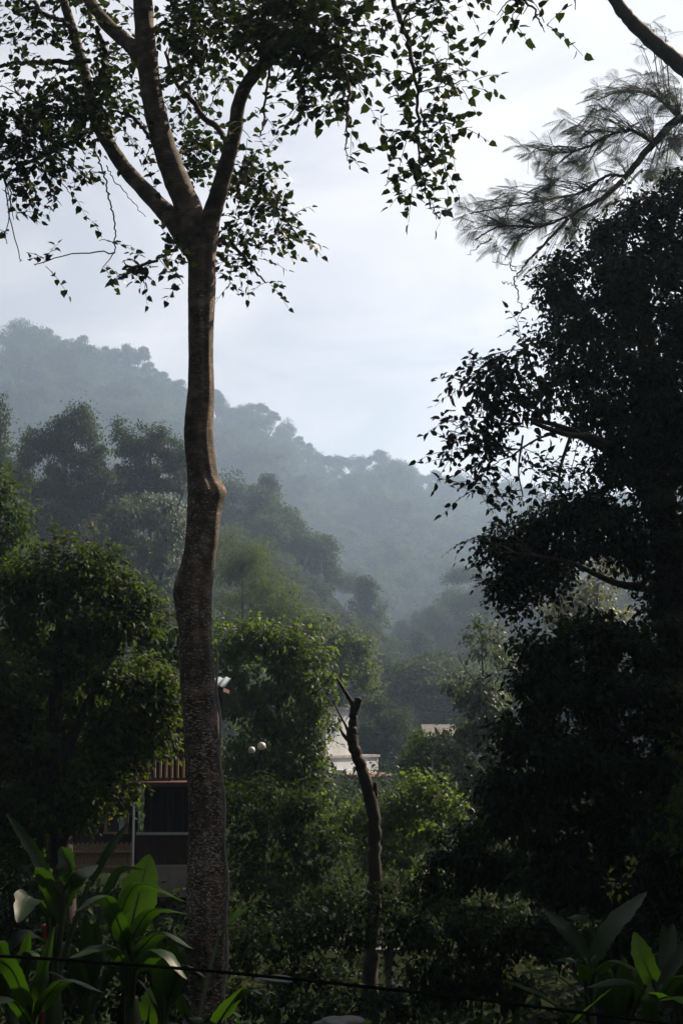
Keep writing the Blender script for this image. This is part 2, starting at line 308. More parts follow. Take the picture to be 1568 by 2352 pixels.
# trees one can tell apart along the skyline: (column, row of the tree top, height m, kind)
SKY = [(10,760,11,0),(72,728,17,2),(45,770,11,0),(112,768,12,0),(138,800,9,6),(183,768,12.5,1),(212,802,9,0),(245,797,11,3),(292,792,13,3),(322,800,12,3),(345,835,10,3),(378,858,10,3),(405,885,9,0),(425,905,8,6),
       (500,893,9,1),(523,928,8,0),(560,928,9,2),(592,927,11,4),(618,945,9,3),(655,968,10,0),(690,1005,9,3),(708,1018,9,6),(738,1045,8,0),(772,1043,9,2),(815,1040,10,6),(862,1036,12,3),(893,1048,11,0),(925,1050,12,2),(955,1082,8,0),(992,1082,10,3),(1020,1098,9,6),(1042,1092,9,4),(1080,1105,9,0),(1110,1108,10,3),(1165,1100,12,0),(1210,1110,9,2)]
for i, (u, v, h, k) in enumerate(SKY):
    Y = float(np.interp(u, [q[0] for q in RIDGE], [q[2] for q in RIDGE])) - 6
    top = at(u, v, Y); g = hz(top[0], Y); h *= 3.2; h2 = max(h, min(top[2]-g+2.0, h*1.7))
    b = top.copy(); b[2] = top[2]-h2*1.0
    lab = {72: 'tallest round-topped tree on the far left skyline', 183: 'cone-shaped tree alone between dips of the left skyline', 500: 'small tree on the skyline just right of the tall trunk', 862: 'loose twin-topped tree on the middle of the low skyline', 992: 'small lone tree at the right low end of the skyline'}.get(u)
    open_ = k == 3
    if not lab: lab = 'open see-through tree on the hazy skyline' if open_ else 'dense rounded tree on the hazy skyline'
    put_tree(k, b, h2*1.0, h2*.72 if not open_ else h2*.9, lab, 'trees along the hazy skyline', 'ridge_tree', parts=open_)
def terrain_pt(u, v, y0, y1):        # first terrain hit of a picture ray
    ys = np.linspace(y0, y1, 400); P = np.array([at(u, v, y) for y in ys]); hh = height(P[:, 0], P[:, 1]); i = np.argmax(P[:, 2] < hh); return P[i] if P[i, 2] < hh[i] else None
# single crowns that stand out on the slopes
def slope_tree(u, v, y0, y1, h, k, label, group, w=1.0):
    p = terrain_pt(u, v, y0, y1)
    if p is not None: put_tree(k, p - np.array([0, 0, h*.12]), h, h*w, label, group, 'hillside_tree')
cnt = 0
for (u0, u1, f, y0, y1, n, hh, lab, grp) in [
    (20, 430, lambda u: np.interp(u, [0, 430], [830, 960]), 460, 1400, 34, (24, 36), 'hazy blue tree on the upper left hillside', 'trees on the far left hillside'),
    (500, 1060, lambda u: np.interp(u, [500, 720, 1060], [990, 1100, 1150]), 460, 1450, 48, (24, 36), 'pale hazy tree on the far middle hillside', 'trees on the far middle hillside')]:
    for _ in range(n):
        u = rng.uniform(u0, u1); v = f(u) + rng.uniform(5, 150)
        slope_tree(u, v, y0, y1, rng.uniform(*hh), int(rng.choice([0, 2, 6, 4, 1])), lab, grp)
for crv, y0, y1, n, hh, lab, grp in [
    (SPURS[0][0][1:8], 222, 460, 40, (13, 21), 'hazy tree on the nearer spur behind the tall trunk', 'trees on the spur'),
    (SPURS[1][0][1:6], 270, 540, 64, (13, 20), 'grey hazy tree on the right valley slope', 'trees on the right valley slope'),
    (SPURS[2][0][1:8], 195, 345, 44, (9, 14), 'green tree on the near slope falling right behind the tall trunk', 'trees on the near left slope')]:
    U = [q[0] for q in crv]; V = [q[1] for q in crv]
    for _ in range(n):
        u = rng.uniform(U[0], U[-1]); v = np.interp(u, U, V) + rng.uniform(2, 210)*rng.random()
        slope_tree(u, v, y0, y1, rng.uniform(*hh), int(rng.choice([0, 2, 6, 0, 5])), lab, grp)
# the rest of the woods, too many to count
def forest():
    sty = ['dome', 'tall', 'dome', 'cone', 'dome']; arr = []
    for m in [far_crown(s, 4600, 300+i, .034)[0] for i, s in enumerate(sty)] + [far_crown(s, 1700, 300+i, .056)[0] for i, s in enumerate(sty)]:
        V = np.concatenate([q[1] for q in m.p if q[0] == 'v']); R = np.concatenate([q[2] for q in m.p if q[0] == 'v']); F = np.concatenate([q[1] for q in m.p if q[0] == 'f']); arr.append((V, R, F))
    n = 24000; y = np.sqrt(rng.uniform(165**2, 1260**2, n)); s = rng.uniform(-.34, .30, n); x = s*y; z = height(x, y)
    # keep an even spacing
    cell = {}; sel = []
    for i in range(n):
        sp = 9.5 if y[i] < 460 else 15; c = (int(x[i]/sp), int(y[i]/sp))
        if c in cell: continue
        cell[c] = 1; sel.append(i)
    mb = MB()
    for i in sel:
        S, Yc, Zc = _R
        if y[i] < 180 and -25 < x[i] < 12: continue
        V, R, F = arr[rng.integers(5) + (5 if y[i] > 560 else 0)]; a = rng.uniform(0, 6.28); h = rng.uniform(15, 28)*(.68 if y[i] < 460 else 1); w = h*rng.uniform(.75, 1.2)
        yc = np.interp(s[i], S, Yc)
        if y[i] > yc - 120: h *= .72; w *= .8
        ca, sa = math.cos(a), math.sin(a); Q = np.stack([(V[:,0]*ca - V[:,1]*sa)*w + x[i], (V[:,0]*sa + V[:,1]*ca)*w + y[i], V[:,2]*h + z[i] - h*.22], 1)
        mb.add(Q, F, 0, False, np.clip(R*.8 + rng.uniform(-.1, .3), 0, 1))
    print('forest', len(sel)); return tag(mb.build('hillside_forest', M['hill']), 'hazy wooded slopes covering the hills', 'forest', kind='stuff')
forest()
# ------------------------------------------------------------------ the tall tree
TY = 15.0
EDGE = np.array([(548,424,504),(590,432,497),(650,432,497),(740,432,492),(820,432,490),(900,430,492),(960,423,490),(1000,421,490),(1040,425,494),(1080,430,498),(1100,431,504),(1117,432,515),(1131,432,521),(1144,432,518),(1168,431,510),(1200,430,506),(1260,424,500),(1300,416,495),(1340,402,490),(1360,399,488),(1400,405,487),(1450,412,486),(1500,412,488),(1560,414,492),(1620,418,496),(1700,424,502),(1780,430,507),(1850,434,512),(1950,434,518),(2050,432,520),(2150,430,518),(2250,427,514),(2352,422,514),(2500,414,522),(2600,400,540)], float)
def limb(pts, Y):
    """pts: (column, row, width in picture px, depth offset) -> path, radii"""
    P = np.array([at(u, v, Y + d) for u, v, w, d in pts]); R = np.array([w*.5*(Y+d)/FD for u, v, w, d in pts]); q = catmull(np.column_stack([P, R]), 8); return q[:, :3], q[:, 3]
def main_tree():
    base = at(470, 2600, TY); base[2] = hz(base[0], TY) - .05
    root = empty('broadleaf_tree', base, 'tall slender tree with pale-flecked trunk and forked crown in front', 'tree')
    v = np.arange(2600, 547, -7.0); l = np.interp(v, EDGE[:, 0], EDGE[:, 1]); r = np.interp(v, EDGE[:, 0], EDGE[:, 2])
    k = np.ones(3)/3; l = np.convolve(np.pad(l, 1, 'edge'), k, 'valid'); r = np.convolve(np.pad(r, 1, 'edge'), k, 'valid')
    seg = 72; th = np.linspace(0, 2*np.pi, seg, endpoint=False); V = []
    s = TY/FD
    for vi, li, ri in zip(v, l, r):
        c = at((li+ri)/2, vi, TY); R = (ri-li)/2*s
        g1 = np.interp(vi, [548, 600, 1050, 1150, 1500, 2600], [.10, .17, .17, .05, .10, .10])
        d = (np.degrees(th) + 180) % 360 - 180
        f = 1 - g1*np.exp(-((d + 66 + 4*math.sin(vi*.013))/13)**2) - .07*np.exp(-((d+120+8*math.sin(vi*.01))/15)**2) + .03*np.sin(5*th + vi*.008) + .018*np.sin(9*th - vi*.02)
        f *= 1 + rng.normal(0, .006, seg)
        f[[0]] = f[[0]]*.5 + .5; V.append(np.stack([c[0] + R*f*np.cos(th), c[1] + R*1.05*f*np.sin(th), np.full(seg, c[2]) + .0*th], 1))
    V = np.array(V); n = len(V); i, j = np.meshgrid(np.arange(n-1), np.arange(seg), indexing='ij'); kk = (j+1) % seg
    mb = MB(); mb.add(V.reshape(-1, 3), np.stack([i*seg+j, i*seg+kk, (i+1)*seg+kk, (i+1)*seg+j], -1).reshape(-1, 4), 0, True)
    mb.build('trunk', M['bark_main'], root, base)
    big = [
     [(462,590,58,0),(452,545,62,0),(438,490,64,.05),(408,420,60,.1),(382,350,57,.1),(362,280,54,.1),(346,200,52,.1),(336,110,50,.1),(330,30,48,.1),(322,-120,44,.2),(300,-320,36,.3)],
     [(472,600,40,.05),(478,545,46,-.05),(485,500,46,-.1),(503,440,42,-.25),(522,370,38,-.4),(540,300,35,-.5),(547,245,33,-.6),(568,192,32,-.8),(612,142,32,-1.0),(665,90,30,-1.2),(725,20,27,-1.4),(800,-90,22,-1.7)],
     [(455,600,40,0),(432,560,46,.1),(398,507,47,.2),(342,447,40,.5),(290,390,36,.7),(250,330,33,.9),(222,280,31,1.0),(208,220,28,1.1),(188,140,25,1.2),(165,60,23,1.2),(140,-20,20,1.3),(110,-150,14,1.4)],
     [(342,170,30,.1),(322,128,38,.2),(290,95,36,.4),(245,55,33,.6),(205,0,30,.8),(160,-90,24,1.0)],
    ]
    small = [
     [(528,345,10,-.4),(505,305,15,-.2),(470,272,14,.1),(432,222,12,.5),(404,188,10,.8),(380,120,8,1.0)],
     [(0,153,9,1.6),(40,145,11,1.5),(100,143,12,1.4),(170,143,13,1.2),(208,140,13,1.1)],
     [(222,285,14,1.0),(180,315,13,.6),(130,345,11,.3),(70,370,9,0),(10,400,6,-.3)],
     [(222,215,16,1.1),(232,190,17,.9),(240,150,16,.8),(238,105,14,.7),(222,60,11,.6)],
     [(215,335,4,.9),(232,380,4,.8),(247,430,4,.7),(257,480,4,.6),(266,530,3.5,.5),(264,580,3,.4)],
     [(245,380,3,.8),(268,420,2.5,.8),(300,455,2,.7),(335,498,1.5,.7)],
     [(355,330,8,.1),(325,290,9,.4),(300,268,8,.6),(270,255,6,.9)],
     [(165,60,14,1.2),(120,40,11,.9),(75,20,9,.6),(40,-10,7,.4)],
     [(655,95,10,-1.2),(618,165,8,-1.3),(608,240,6,-1.4),(598,310,4,-1.4)],
     [(690,60,18,-1.3),(740,90,14,-1.8),(790,150,10,-2.2),(800,240,7,-2.5),(795,330,4,-2.6)],
     [(800,-90,20,-1.7),(870,-60,16,-2.0),(905,10,14,-2.2),(933,90,12,-2.3),(955,190,9,-2.4),(960,290,7,-2.4),(963,370,5,-2.4),(982,460,4,-2.3),(1008,503,3,-2.3)],
     [(505,440,14,-.2),(540,420,11,.2),(590,430,8,.6),(640,480,5,.9),(690,555,3,1.1)],
     [(495,560,14,.1),(530,560,10,.4),(565,595,7,.6),(610,650,4,.8)],
     [(436,570,12,.1),(400,575,10,-.3),(350,600,7,-.6),(290,620,4,-.8)],
     [(870,-60,14,-2.0),(1000,-110,12,-3.0),(1120,-60,9,-3.8),(1210,10,6,-4.2),(1245,60,3,-4.3)],
     [(1120,-60,8,-3.8),(1230,-70,6,-4.0),(1320,0,4,-4.2)],
     [(385,360,6,.1),(420,350,8,.5),(460,330,6,.9),(500,320,4,1.1)],
    ]
    skel = []
    for pts in big:
        p, r = limb(pts, TY); r = r*(1 + .03*np.sin(np.arange(len(r))*1.1)); mb = MB(); tube(mb, p, r, 20, 0, rough=.012); mb.build('branch', M['bark_main'], root, base); skel.append(p)
    tw = MB()
    for pts in small:
        p, r = limb(pts, TY); p[2:-2] += rng.normal(0, .012, (len(p)-4, 3)); mb = tw; tube(mb, p, r, 8, 0, rough=.03); skel.append(p)
    tw.build('twig', M['bark'], root, base)
    SK = np.vstack(skel)
    # leafy sprays (column, row, half width, half height, depth, density)
    d = TY
    B = [(40,40,60,50,16,1.2),(110,30,50,40,16,1.2),(25,100,40,40,16,1),(150,90,40,40,16,.8),(185,155,60,30,16,1),(130,170,50,35,16,.8),(120,260,110,50,15.4,1.5),(50,300,70,55,15,1.6),(90,350,90,50,15,1.7),(180,300,60,45,15.5,1.3),(35,410,50,45,14.7,1.2),(28,480,35,35,14.7,.7),(150,430,60,30,15,.9),(195,400,40,25,15.2,.8),(15,540,18,30,14.7,.6),(45,585,35,18,14.7,.6),(90,605,25,12,14.7,.6),
     (190,230,60,45,16,1.4),(245,250,60,50,15.8,1.4),(270,205,45,50,15.8,1.2),(275,290,40,28,15.6,.8),(250,150,50,50,16,1.3),(240,40,45,40,15.8,1),(285,80,40,55,15.6,1),(335,365,25,35,15,.7),(340,320,25,18,15,.6),(10,200,25,60,15.5,.8),
     (400,60,55,60,15.5,1.3),(460,50,70,60,15,1.3),(540,40,90,60,14.5,1.5),(640,50,90,75,13.5,2.4),(600,90,60,40,13.8,1.6),(720,80,90,70,13.2,2.1),(790,120,70,60,13,1.4),(700,160,60,40,13.3,1.4),(700,200,50,35,13.2,1.0),(820,190,50,40,12.8,1.0),(760,240,55,35,12.8,.9),(795,295,30,22,12.6,.7),(797,355,14,25,12.5,.7),(675,250,35,18,13,.6),(800,30,60,50,13,1.2),
     (480,115,75,45,14.8,1.2),(440,170,60,45,15.3,1.2),(510,180,50,35,14.8,.7),(425,265,50,30,15.6,.6),(440,330,60,45,16,1.2),(430,385,50,40,15.8,1.2),(480,390,30,40,15.8,.8),
     (570,410,55,50,15.6,1),(605,455,55,50,15.6,1.1),(640,495,45,45,15.8,1),(560,515,65,45,15.6,1),(640,550,45,28,16,.9),(565,590,55,35,15.6,.9),(615,648,25,20,15.8,.7),(528,645,28,22,15.5,.8),(690,552,15,12,16,.6),(590,350,45,40,15,.8),(602,255,15,55,13.6,.7),(560,300,30,40,14.5,.6),
     (395,560,45,28,14.7,1),(370,600,55,26,14.5,1),(325,620,40,20,14.4,.8),(415,640,22,18,14.6,.8),(240,550,26,25,15.4,.7),(240,610,28,16,15.4,.7),(285,600,25,14,14.6,.5),
     (920,30,50,45,12.7,.6),(985,55,35,45,12.6,.6),(1000,10,40,30,12.6,.6),(1060,185,40,30,12.5,.9),(1025,135,35,28,12.5,.8),(1000,180,45,40,12.5,.6),(915,165,45,35,12.6,.6),(905,220,35,25,12.6,.4),(985,250,40,35,12.5,.6),(1035,285,35,25,12.5,.8),(935,300,45,35,12.5,.7),(985,345,50,38,12.5,.9),(1022,372,28,24,12.5,.8),(950,425,50,24,12.5,.7),(890,420,26,10,12.5,.6),(985,465,35,20,12.6,.9),(1010,500,20,12,12.6,.9),(880,300,16,8,12.5,.6),
     (1180,30,35,28,10.9,.6),(1150,22,22,25,10.9,.5),(1245,62,35,18,10.8,.8),(1320,8,35,14,10.8,.7),(1210,15,35,25,10.8,.8),(700,-60,160,70,13.5,1.2),(450,-70,160,70,15,1.0),(150,-60,150,60,16,1.0),(1000,-60,120,50,12.6,.6),(1260,-40,100,30,10.9,.6),(500,-200,300,90,14.5,.9),(150,-200,250,80,16,.8),(850,-200,200,80,13,.8)]
    cr = MB(); B = [b[:5] + (b[5]*(1.5 if 860 < b[0] < 1100 and b[1] > 0 else .92 if b[0] < 300 and 180 < b[1] < 450 else .75 if b[0] < 300 else 1),) for b in B]
    twigs(cr, B, .091, 1.4, TY, HEART, 0, 1, SK)
    cr.build('crown', [M['main'], M['twig']], root, base)
    # old climbing stem on the right side of the trunk
    ar = MB(); P = np.array([at(u, vv, TY-.12) for u, vv in [(496,1480),(499,1560),(503,1640),(508,1740),(514,1850),(519,1960),(522,2060),(521,2160),(517,2260),(515,2352),(520,2500)]])
    p = catmull(P, 8); p[:, 0] += .012*np.sin(np.arange(len(p))*.45); tube(ar, p, np.linspace(.012, .02, len(p)), 8, 0, rough=.05); ar.build('climbing_stem', M['grey_twig'], root, base)
    th = MB(); a = at(1012, 508, 12.62); b = at(1000, 530, 12.62); c = at(999, 550, 12.62); tube(th, [a, (a+b)/2, b], .0012, 3, 0); tube(th, catmull([b, (b+c)/2+np.array([.006, 0, 0]), c], 4), [.003, .006, .007, .007, .007, .006, .006, .005, .003], 5, 0)
    th.build('seed_pod', M['bark'], root, base)
main_tree()
# ------------------------------------------------------------------ generic near tree / bush
def tree(name, label, Y, blobs, leaf, mat, trunk=None, K=2.2, tm=LEAF, group=None, twig=None, base=None, cat='tree', bark='bark', tk=1.0, **kw):
    bu = base if base else (trunk[0][0][0], 2400)
    b0 = at(bu[0], 1700, Y); b0[2] = hz(b0[0], b0[1])
    root = empty(name, b0, label, cat, group); skel = []
    if trunk:
        mb = MB()
        for i, pts in enumerate(trunk):
            p, r = limb(pts, Y)
            if i == 0: p = np.vstack([[p[0][0], p[0][1], min(b0[2]-.1, p[0][2]-.05)], p]); r = np.concatenate([[r[0]*1.15], r])
            tube(mb, p, r, 10, 0, rough=.04); skel.append(p)
        mb.build('trunk', M[bark], root, b0)
    cr = MB()
    if skel: SK = np.vstack(skel)
    else: SK = b0[None]
    cloud(cr, blobs, leaf, K, Y, tm, 0, **kw)
    if twig: twigs(cr, twig, leaf, 1.0*tk, Y, tm, 0, 1, SK, boughs=bool(skel), wr=.0045*Y/15)
    cr.build('crown' if cat == 'tree' else 'foliage', [M[mat], M['twig']], root, b0); return root
# right side
tree('broadleaf_tree', 'huge dark broad-leaved tree filling the right side against the sky', 20,
 [(1310,610,50,38),(1270,650,32,28),(1400,530,55,42),(1480,480,60,45),(1560,450,60,60),(1290,670,50,45),(1400,610,90,80),(1520,580,80,90),(1300,750,75,65),(1430,720,110,90),(1550,750,90,100),(1320,850,70,60),(1440,850,95,85),(1550,900,90,100),(1360,940,60,55),(1460,980,90,75),(1550,1050,80,90),(1400,1060,55,55),(1480,1130,100,75),(1330,1160,65,50),(1250,1190,65,42),(1400,1200,100,65),(1290,1260,90,45),(1550,1250,80,90),(1450,1270,70,45),(1530,1380,70,60),(1180,1230,60,33,None,.8),(1130,1262,46,22,None,.8),(1205,1290,60,42),(1160,1340,32,40),(1188,1388,26,34,None,.8),(1255,1330,66,36,None,.8),(1650,700,100,300),(1650,1100,100,300),(1800,400,150,160),(1800,700,160,200),(1950,420,150,190),(1950,750,150,250),(2080,520,120,220),(1850,1050,200,200)],  # last lobes lie out of view, added to shade trunk foot and garden
 .088, 'dark', [[(1560,2100,90,1),(1545,1800,80,1),(1540,1500,70,1),(1530,1200,60,1),(1500,900,50,1),(1460,600,34,1)],[(1530,1200,40,1),(1430,1060,26,.5),(1330,1000,18,0),(1270,975,12,-.3),(1200,960,7,-.5)],[(1530,1350,36,1),(1440,1345,18,0),(1390,1330,14,-.3),(1300,1290,9,-.6),(1180,1270,6,-.8)],[(1515,950,36,1),(1420,800,22,.5),(1330,700,12,0)]],
 K=3.0, twig=[(1180,1230,65,36),(1115,1250,42,26),(1080,1240,20,14),(1200,1290,65,45),(1160,1340,36,42),(1180,1390,28,38),(1135,1300,25,25),(1250,1340,50,30),(1230,1380,30,20),(1290,1340,40,20),(1245,660,24,28),(1350,540,40,26),(1440,450,50,24),(1390,960,60,50),(1330,920,50,50),(1310,1090,50,40)], tk=1.3, out=.5, sig=2.3)
tree('broadleaf_tree', 'dark branch-tipped tree with large oval leaves jutting left into the sky', 18,
 [(1215,800,38,28,None,.8),(1160,850,52,38,None,1),(1105,870,42,42,None,.9),(1225,870,45,36),(1135,915,48,34),(1110,985,50,40,None,.9),(1180,955,50,32,None,.8),(1240,930,45,30,None,.7)], .115, 'dark',
 [[(1570,2200,60,3),(1560,1700,50,3),(1530,1300,40,3),(1450,1080,26,2.5),(1370,1010,18,1.2),(1310,1000,14,.3),(1260,985,12,-.2),(1220,970,8,-.3)],[(1310,1000,9,0),(1290,1060,7,-.1),(1280,1120,5,-.2)],[(1290,990,7,0),(1230,1010,5,-.1),(1170,1050,4,-.2)],[(1200,1000,5,-.2),(1190,1080,4,-.2),(1200,1140,3,-.2)],[(1240,980,7,-.2),(1240,900,6,-.2),(1205,800,4,-.2)]],
 K=1.6, twig=[(1190,750,22,22),(1080,835,24,16),(1065,880,16,14),(1050,975,30,30),(1035,990,20,20),(1055,1040,32,36),(1110,1060,45,35),(1085,1110,35,40),(1110,1150,18,18),(1200,1030,35,25),(1245,1090,45,40),(1180,1100,22,20),(1120,1000,50,40),(1150,850,50,40)], tk=1.8)
tree('creeper_tree', 'vine-covered dark tree below the huge crown on the right', 17,
 [(1250,1490,65,50),(1350,1460,90,50),(1480,1490,110,75),(1215,1570,45,55),(1300,1580,110,85),(1450,1600,120,100),(1190,1680,55,65),(1280,1720,120,90),(1430,1760,140,100),(1550,1700,80,140),(1170,1790,60,70),(1280,1880,120,90),(1450,1900,130,100),(1150,1850,60,60),(1560,1950,90,120),(1260,2000,100,60),(1400,2040,120,80),(1530,2100,100,90),(1330,2120,90,60),(1480,2200,110,70)], .085, 'shrub',
 [[(1400,2100,70,1),(1390,1800,60,1),(1400,1500,40,1)]], K=3.4, out=.7)
tree('shrub', 'low black-green shrubs thick along the right foot of the slope', 19,
 [(1040,1960,60,50),(1100,1900,50,50),(1120,2000,90,70),(1240,2010,110,80),(1400,2040,130,80),(1540,2080,90,80),(1000,2040,70,50)], .07, 'shrub', None, K=2.2, base=(1200, 0), cat='shrub')
tree('shrub', 'shadowed undergrowth bush between the pruned trunk and the right banana plants', 14.5,
 [(960,2130,70,60),(1060,2130,90,70),(1180,2150,100,80),(1300,2160,90,70),(1000,2230,90,60),(1120,2260,110,60),(1450,2170,110,70)], .06, 'shrub', None, K=1.9, base=(1100, 0), cat='shrub')
tree('shrub', 'yellow-green leafy branch at the right edge above the banana plants', 12, [(1555,1720,26,45,None,.9),(1560,1800,30,60),(1550,1880,32,60),(1565,1960,25,40)], .055, 'bush', None, K=.75, base=(1600, 0), cat='shrub')
tree('sapling', 'small bright yellow-green sprig above the right banana plants', 11.5, [(1402,2045,16,14,None,1)], .05, 'fresh', [[(1400,2200,3,0),(1404,2120,2.5,0),(1402,2050,2,0)]], K=.7, twig=[(1395,2030,18,10),(1425,2022,20,6)], cat='plant')
tree('slender_tree', 'thin grey-green tree in the haze left of the creeper', 46,
 [(1110,1470,45,55,None,.5),(1090,1440,30,28,None,.4),(1150,1490,40,50,None,.5),(1080,1580,60,35),(1040,1570,25,14,None,.7),(1130,1600,60,60),(1090,1660,70,50),(1150,1690,60,60),(1060,1740,70,60),(1120,1780,70,60)], .16, 'silver', [[(1120,1830,11,0),(1118,1700,8,0),(1110,1580,5,0),(1105,1470,2,0)],[(1115,1620,4,0),(1150,1540,3,0),(1165,1470,1.5,0)],[(1112,1590,3,0),(1070,1540,2.5,0),(1050,1500,1.5,0)]], K=1.5, droop=.6)
tree('pale_tree', 'pale sunlit tree glimpsed through the gap in the dark crown', 55, [(1370,1345,55,40),(1400,1300,45,40),(1320,1380,50,35),(1390,1410,60,40),(1290,1420,60,45)], .2, 'pale', [[(1360,1800,14,0),(1365,1500,12,0),(1370,1350,6,0)]], K=.9)
# feathery tree
def feather_tree():
    Y = 24; b0 = at(1760, 1700, Y); b0[2] = hz(b0[0], Y); root = empty('feathery_tree', b0, 'feathery fine-leaved tree fanning out against the upper right sky', 'tree')
    limbs = [[(1760,2300,110,0),(1750,1500,95,0),(1730,900,80,0),(1690,500,65,0),(1660,320,52,-.2),(1600,190,44,-.6),(1560,148,40,-.8),(1500,98,37,-1),(1442,42,33,-1.2),(1400,-20,30,-1.4),(1350,-110,24,-1.6)],
      [(1715,600,50,0),(1640,350,30,.2),(1570,272,22,.2),(1500,330,18,0),(1440,400,14,-.2),(1390,450,11,-.4),(1320,490,8,-.6),(1240,570,6,-.8),(1205,605,5,-.9)],
      [(1500,330,9,0),(1450,300,8,0),(1400,310,7,0),(1340,340,6,0),(1280,350,4,0),(1210,335,3,0)],
      [(1440,405,8,-.2),(1390,405,7,0),(1340,440,6,.2),(1250,460,5,.4),(1160,475,4,.5),(1080,490,3,.6)],
      [(1320,490,6,-.6),(1240,520,5,-.5),(1150,520,4,-.4),(1090,550,3,-.3)],
      [(1560,272,10,.2),(1500,220,7,.3),(1430,210,5,.4),(1370,230,3,.5)],[(1640,350,14,.2),(1600,420,10,.1),(1540,450,7,0)]]
    mb = MB(); skel = []
    for pts in limbs:
        p, r = limb(pts, Y); p[1:-1] += rng.normal(0, .006, (len(p)-2, 3)); tube(mb, p, r, 10, 0, rough=.03); skel.append(p)
    mb.build('trunk', M['bark'], root, b0)
    dd = MB()
    for pts in [[(1245,565,6,-.8),(1205,608,5,-.9),(1182,640,4,-.9),(1190,680,3,-.9),(1195,715,2,-.9)],[(1185,622,3,-.9),(1160,605,2.5,-.9),(1132,600,1.5,-.9)],[(1182,618,3,-.9),(1160,590,2,-.9),(1130,575,1.5,-.9)],[(1186,655,2.5,-.9),(1165,652,2,-.9),(1152,645,1.3,-.9)],[(1130,548,4,-.4),(1100,565,2.5,-.4),(1072,585,1.5,-.4)],[(1105,560,2,-.4),(1095,552,1.5,-.4),(1078,548,1,-.4)]]:
        p, r = limb(pts, Y); p[1:-1] += rng.normal(0, .02, (len(p)-2, 3)); tube(dd, p, r, 5, 0)
    dd.build('dead_twig', M['grey_twig'], root, b0)
    SK = np.vstack(skel[1:]); SB = np.vstack([q[np.maximum(np.arange(len(q)) - 7, 0)] for q in skel[1:]]); cr = MB()
    blobs = [(1080,490,30,18,1),(1120,470,40,25,1),(1110,520,40,25,1),(1160,500,45,35,1.2),(1180,450,50,28,1),(1240,480,55,40,1.2),(1200,540,50,30,1.1),(1150,555,35,20,.8),(1270,430,55,35,1.1),(1320,460,50,40,1.1),(1230,345,50,20,.9),(1200,340,25,15,.7),(1290,345,55,30,1),(1340,370,55,40,1),(1260,380,50,25,.9),(1350,300,50,30,1),(1310,270,30,20,.8),(1400,260,60,40,1),(1370,215,45,25,.9),(1440,210,60,35,1),(1500,190,60,35,1),(1420,310,60,40,.8),(1480,280,60,40,.9),(1550,230,50,50,1),(1540,330,50,40,.7),(1500,390,50,35,.9),(1420,370,50,30,.7),(1400,440,50,30,.9),(1550,400,40,40,.8),(1560,320,50,50,.7),(1500,60,35,25,.6),(1530,90,40,30,.5),(1480,120,30,20,.5),(1360,480,50,30,.9),(1290,520,50,30,1),(1240,600,30,18,.7),(1215,610,20,14,.6)]
    for (u, v, ru, rv, k) in blobs:
        c, r, _ = blob3((u, v, ru, rv), Y); n = int(k*ru*rv*3.1416/120)
        for q in range(max(1, n//3)):
            p0 = c + runit(1)[0]*r*rng.random()**.5*.8; s0 = SB[np.argmin(np.linalg.norm(SK - p0, axis=1))]
            t = np.linspace(0, 1, 4)[:, None]; s0 = s0 if np.linalg.norm(p0 - s0) < 1.5 else p0 + .5*nrm(s0 - p0)
            tube(cr, s0*(1-t) + p0*t + np.array([0, 0, .05])*np.sin(t*3.1), np.linspace(.008, .005, 4), 3, 1, cap=False)
            for w in range(3):
                d = nrm(nrm(p0 - s0)*.25 + np.array([-.3, -.1, -.12]) + runit(1)[0]*.75); ln = rng.uniform(.22, .4); nn = nrm(np.array([.05, -.6, .8]) + runit(1)[0]*.35)
                m = 11; tt = np.linspace(.12, 1, m); sd = nrm(np.cross(nn, d)); Q = p0 + d*tt[:, None]*ln + np.array([0, 0, -1])*(tt**2)[:, None]*ln*.25
                tube(cr, Q[::2], .0035, 3, 1, cap=False); pl = ln*.46*np.sin(np.clip(tt*2.6+.35, 0, 3.0))
                for sg in (1, -1):
                    D = np.repeat((nrm(d*.42 + sg*sd*.92) + np.array([0, 0, -.18]))[None], m, 0); leaves(cr, Q, D, np.repeat(nn[None], m, 0) + runit(m)*.15, pl + .03, PINNA, 0)
    cr.build('crown', [M['feather'], M['twig']], root, b0)
feather_tree()
# unseen trees added outside the picture to keep sun and sky off the garden
def added_shade_tree(label, x, y, blobs, leaf=.34, K=1.1):
    b0 = np.array([x, y, hz(x, y)]); root = empty('added_shade_tree', b0, label, 'tree'); mb = MB(); c0 = np.mean([b[:3] for b in blobs], 0)
    p = catmull([b0 - [0, 0, .1], (b0*.6 + c0*.4) + [.2, .1, 0], c0], 6); tube(mb, p, np.linspace(.3, .12, len(p)), 12, 0, rough=.03)
    for b in blobs: q = catmull([p[6], (p[6] + np.array(b[:3]))/2 + [0, 0, .4], b[:3]], 5); tube(mb, q, np.linspace(.12, .03, len(q)), 8, 0)
    mb.build('trunk', M['bark'], root, b0); cr = MB()
    for (bx, by, bz, r) in blobs:
        n = int(K*12*r*r/(.42*leaf*leaf)); nc = max(6, n//30); cd = runit(nc)*(rng.random(nc)**.5)[:, None]*r; ci = rng.integers(0, nc, n); P = np.array([bx, by, bz]) + cd[ci]*[1, 1, .75] + rng.normal(size=(n, 3))*r*.16
        leaves(cr, P, runit(n) + [0, 0, -.4], runit(n)*.6 + [0, 0, .8], leaf*rng.uniform(.6, 1.2, n), LEAF, 0)
    cr.build('crown', [M['dark'], M['twig']], root, b0)
added_shade_tree('unseen tree added beyond the right picture edge to shade the front', 7.5, 12.5, [(6.2,13.0,5.5,2.1),(6.8,12.2,8.5,2.4),(6.6,13.8,11.0,2.2),(8.8,12,7,2.4),(8.6,14.6,10.5,2.4),(6.2,10.2,8,2.2),(5.8,10,5,2.0)])
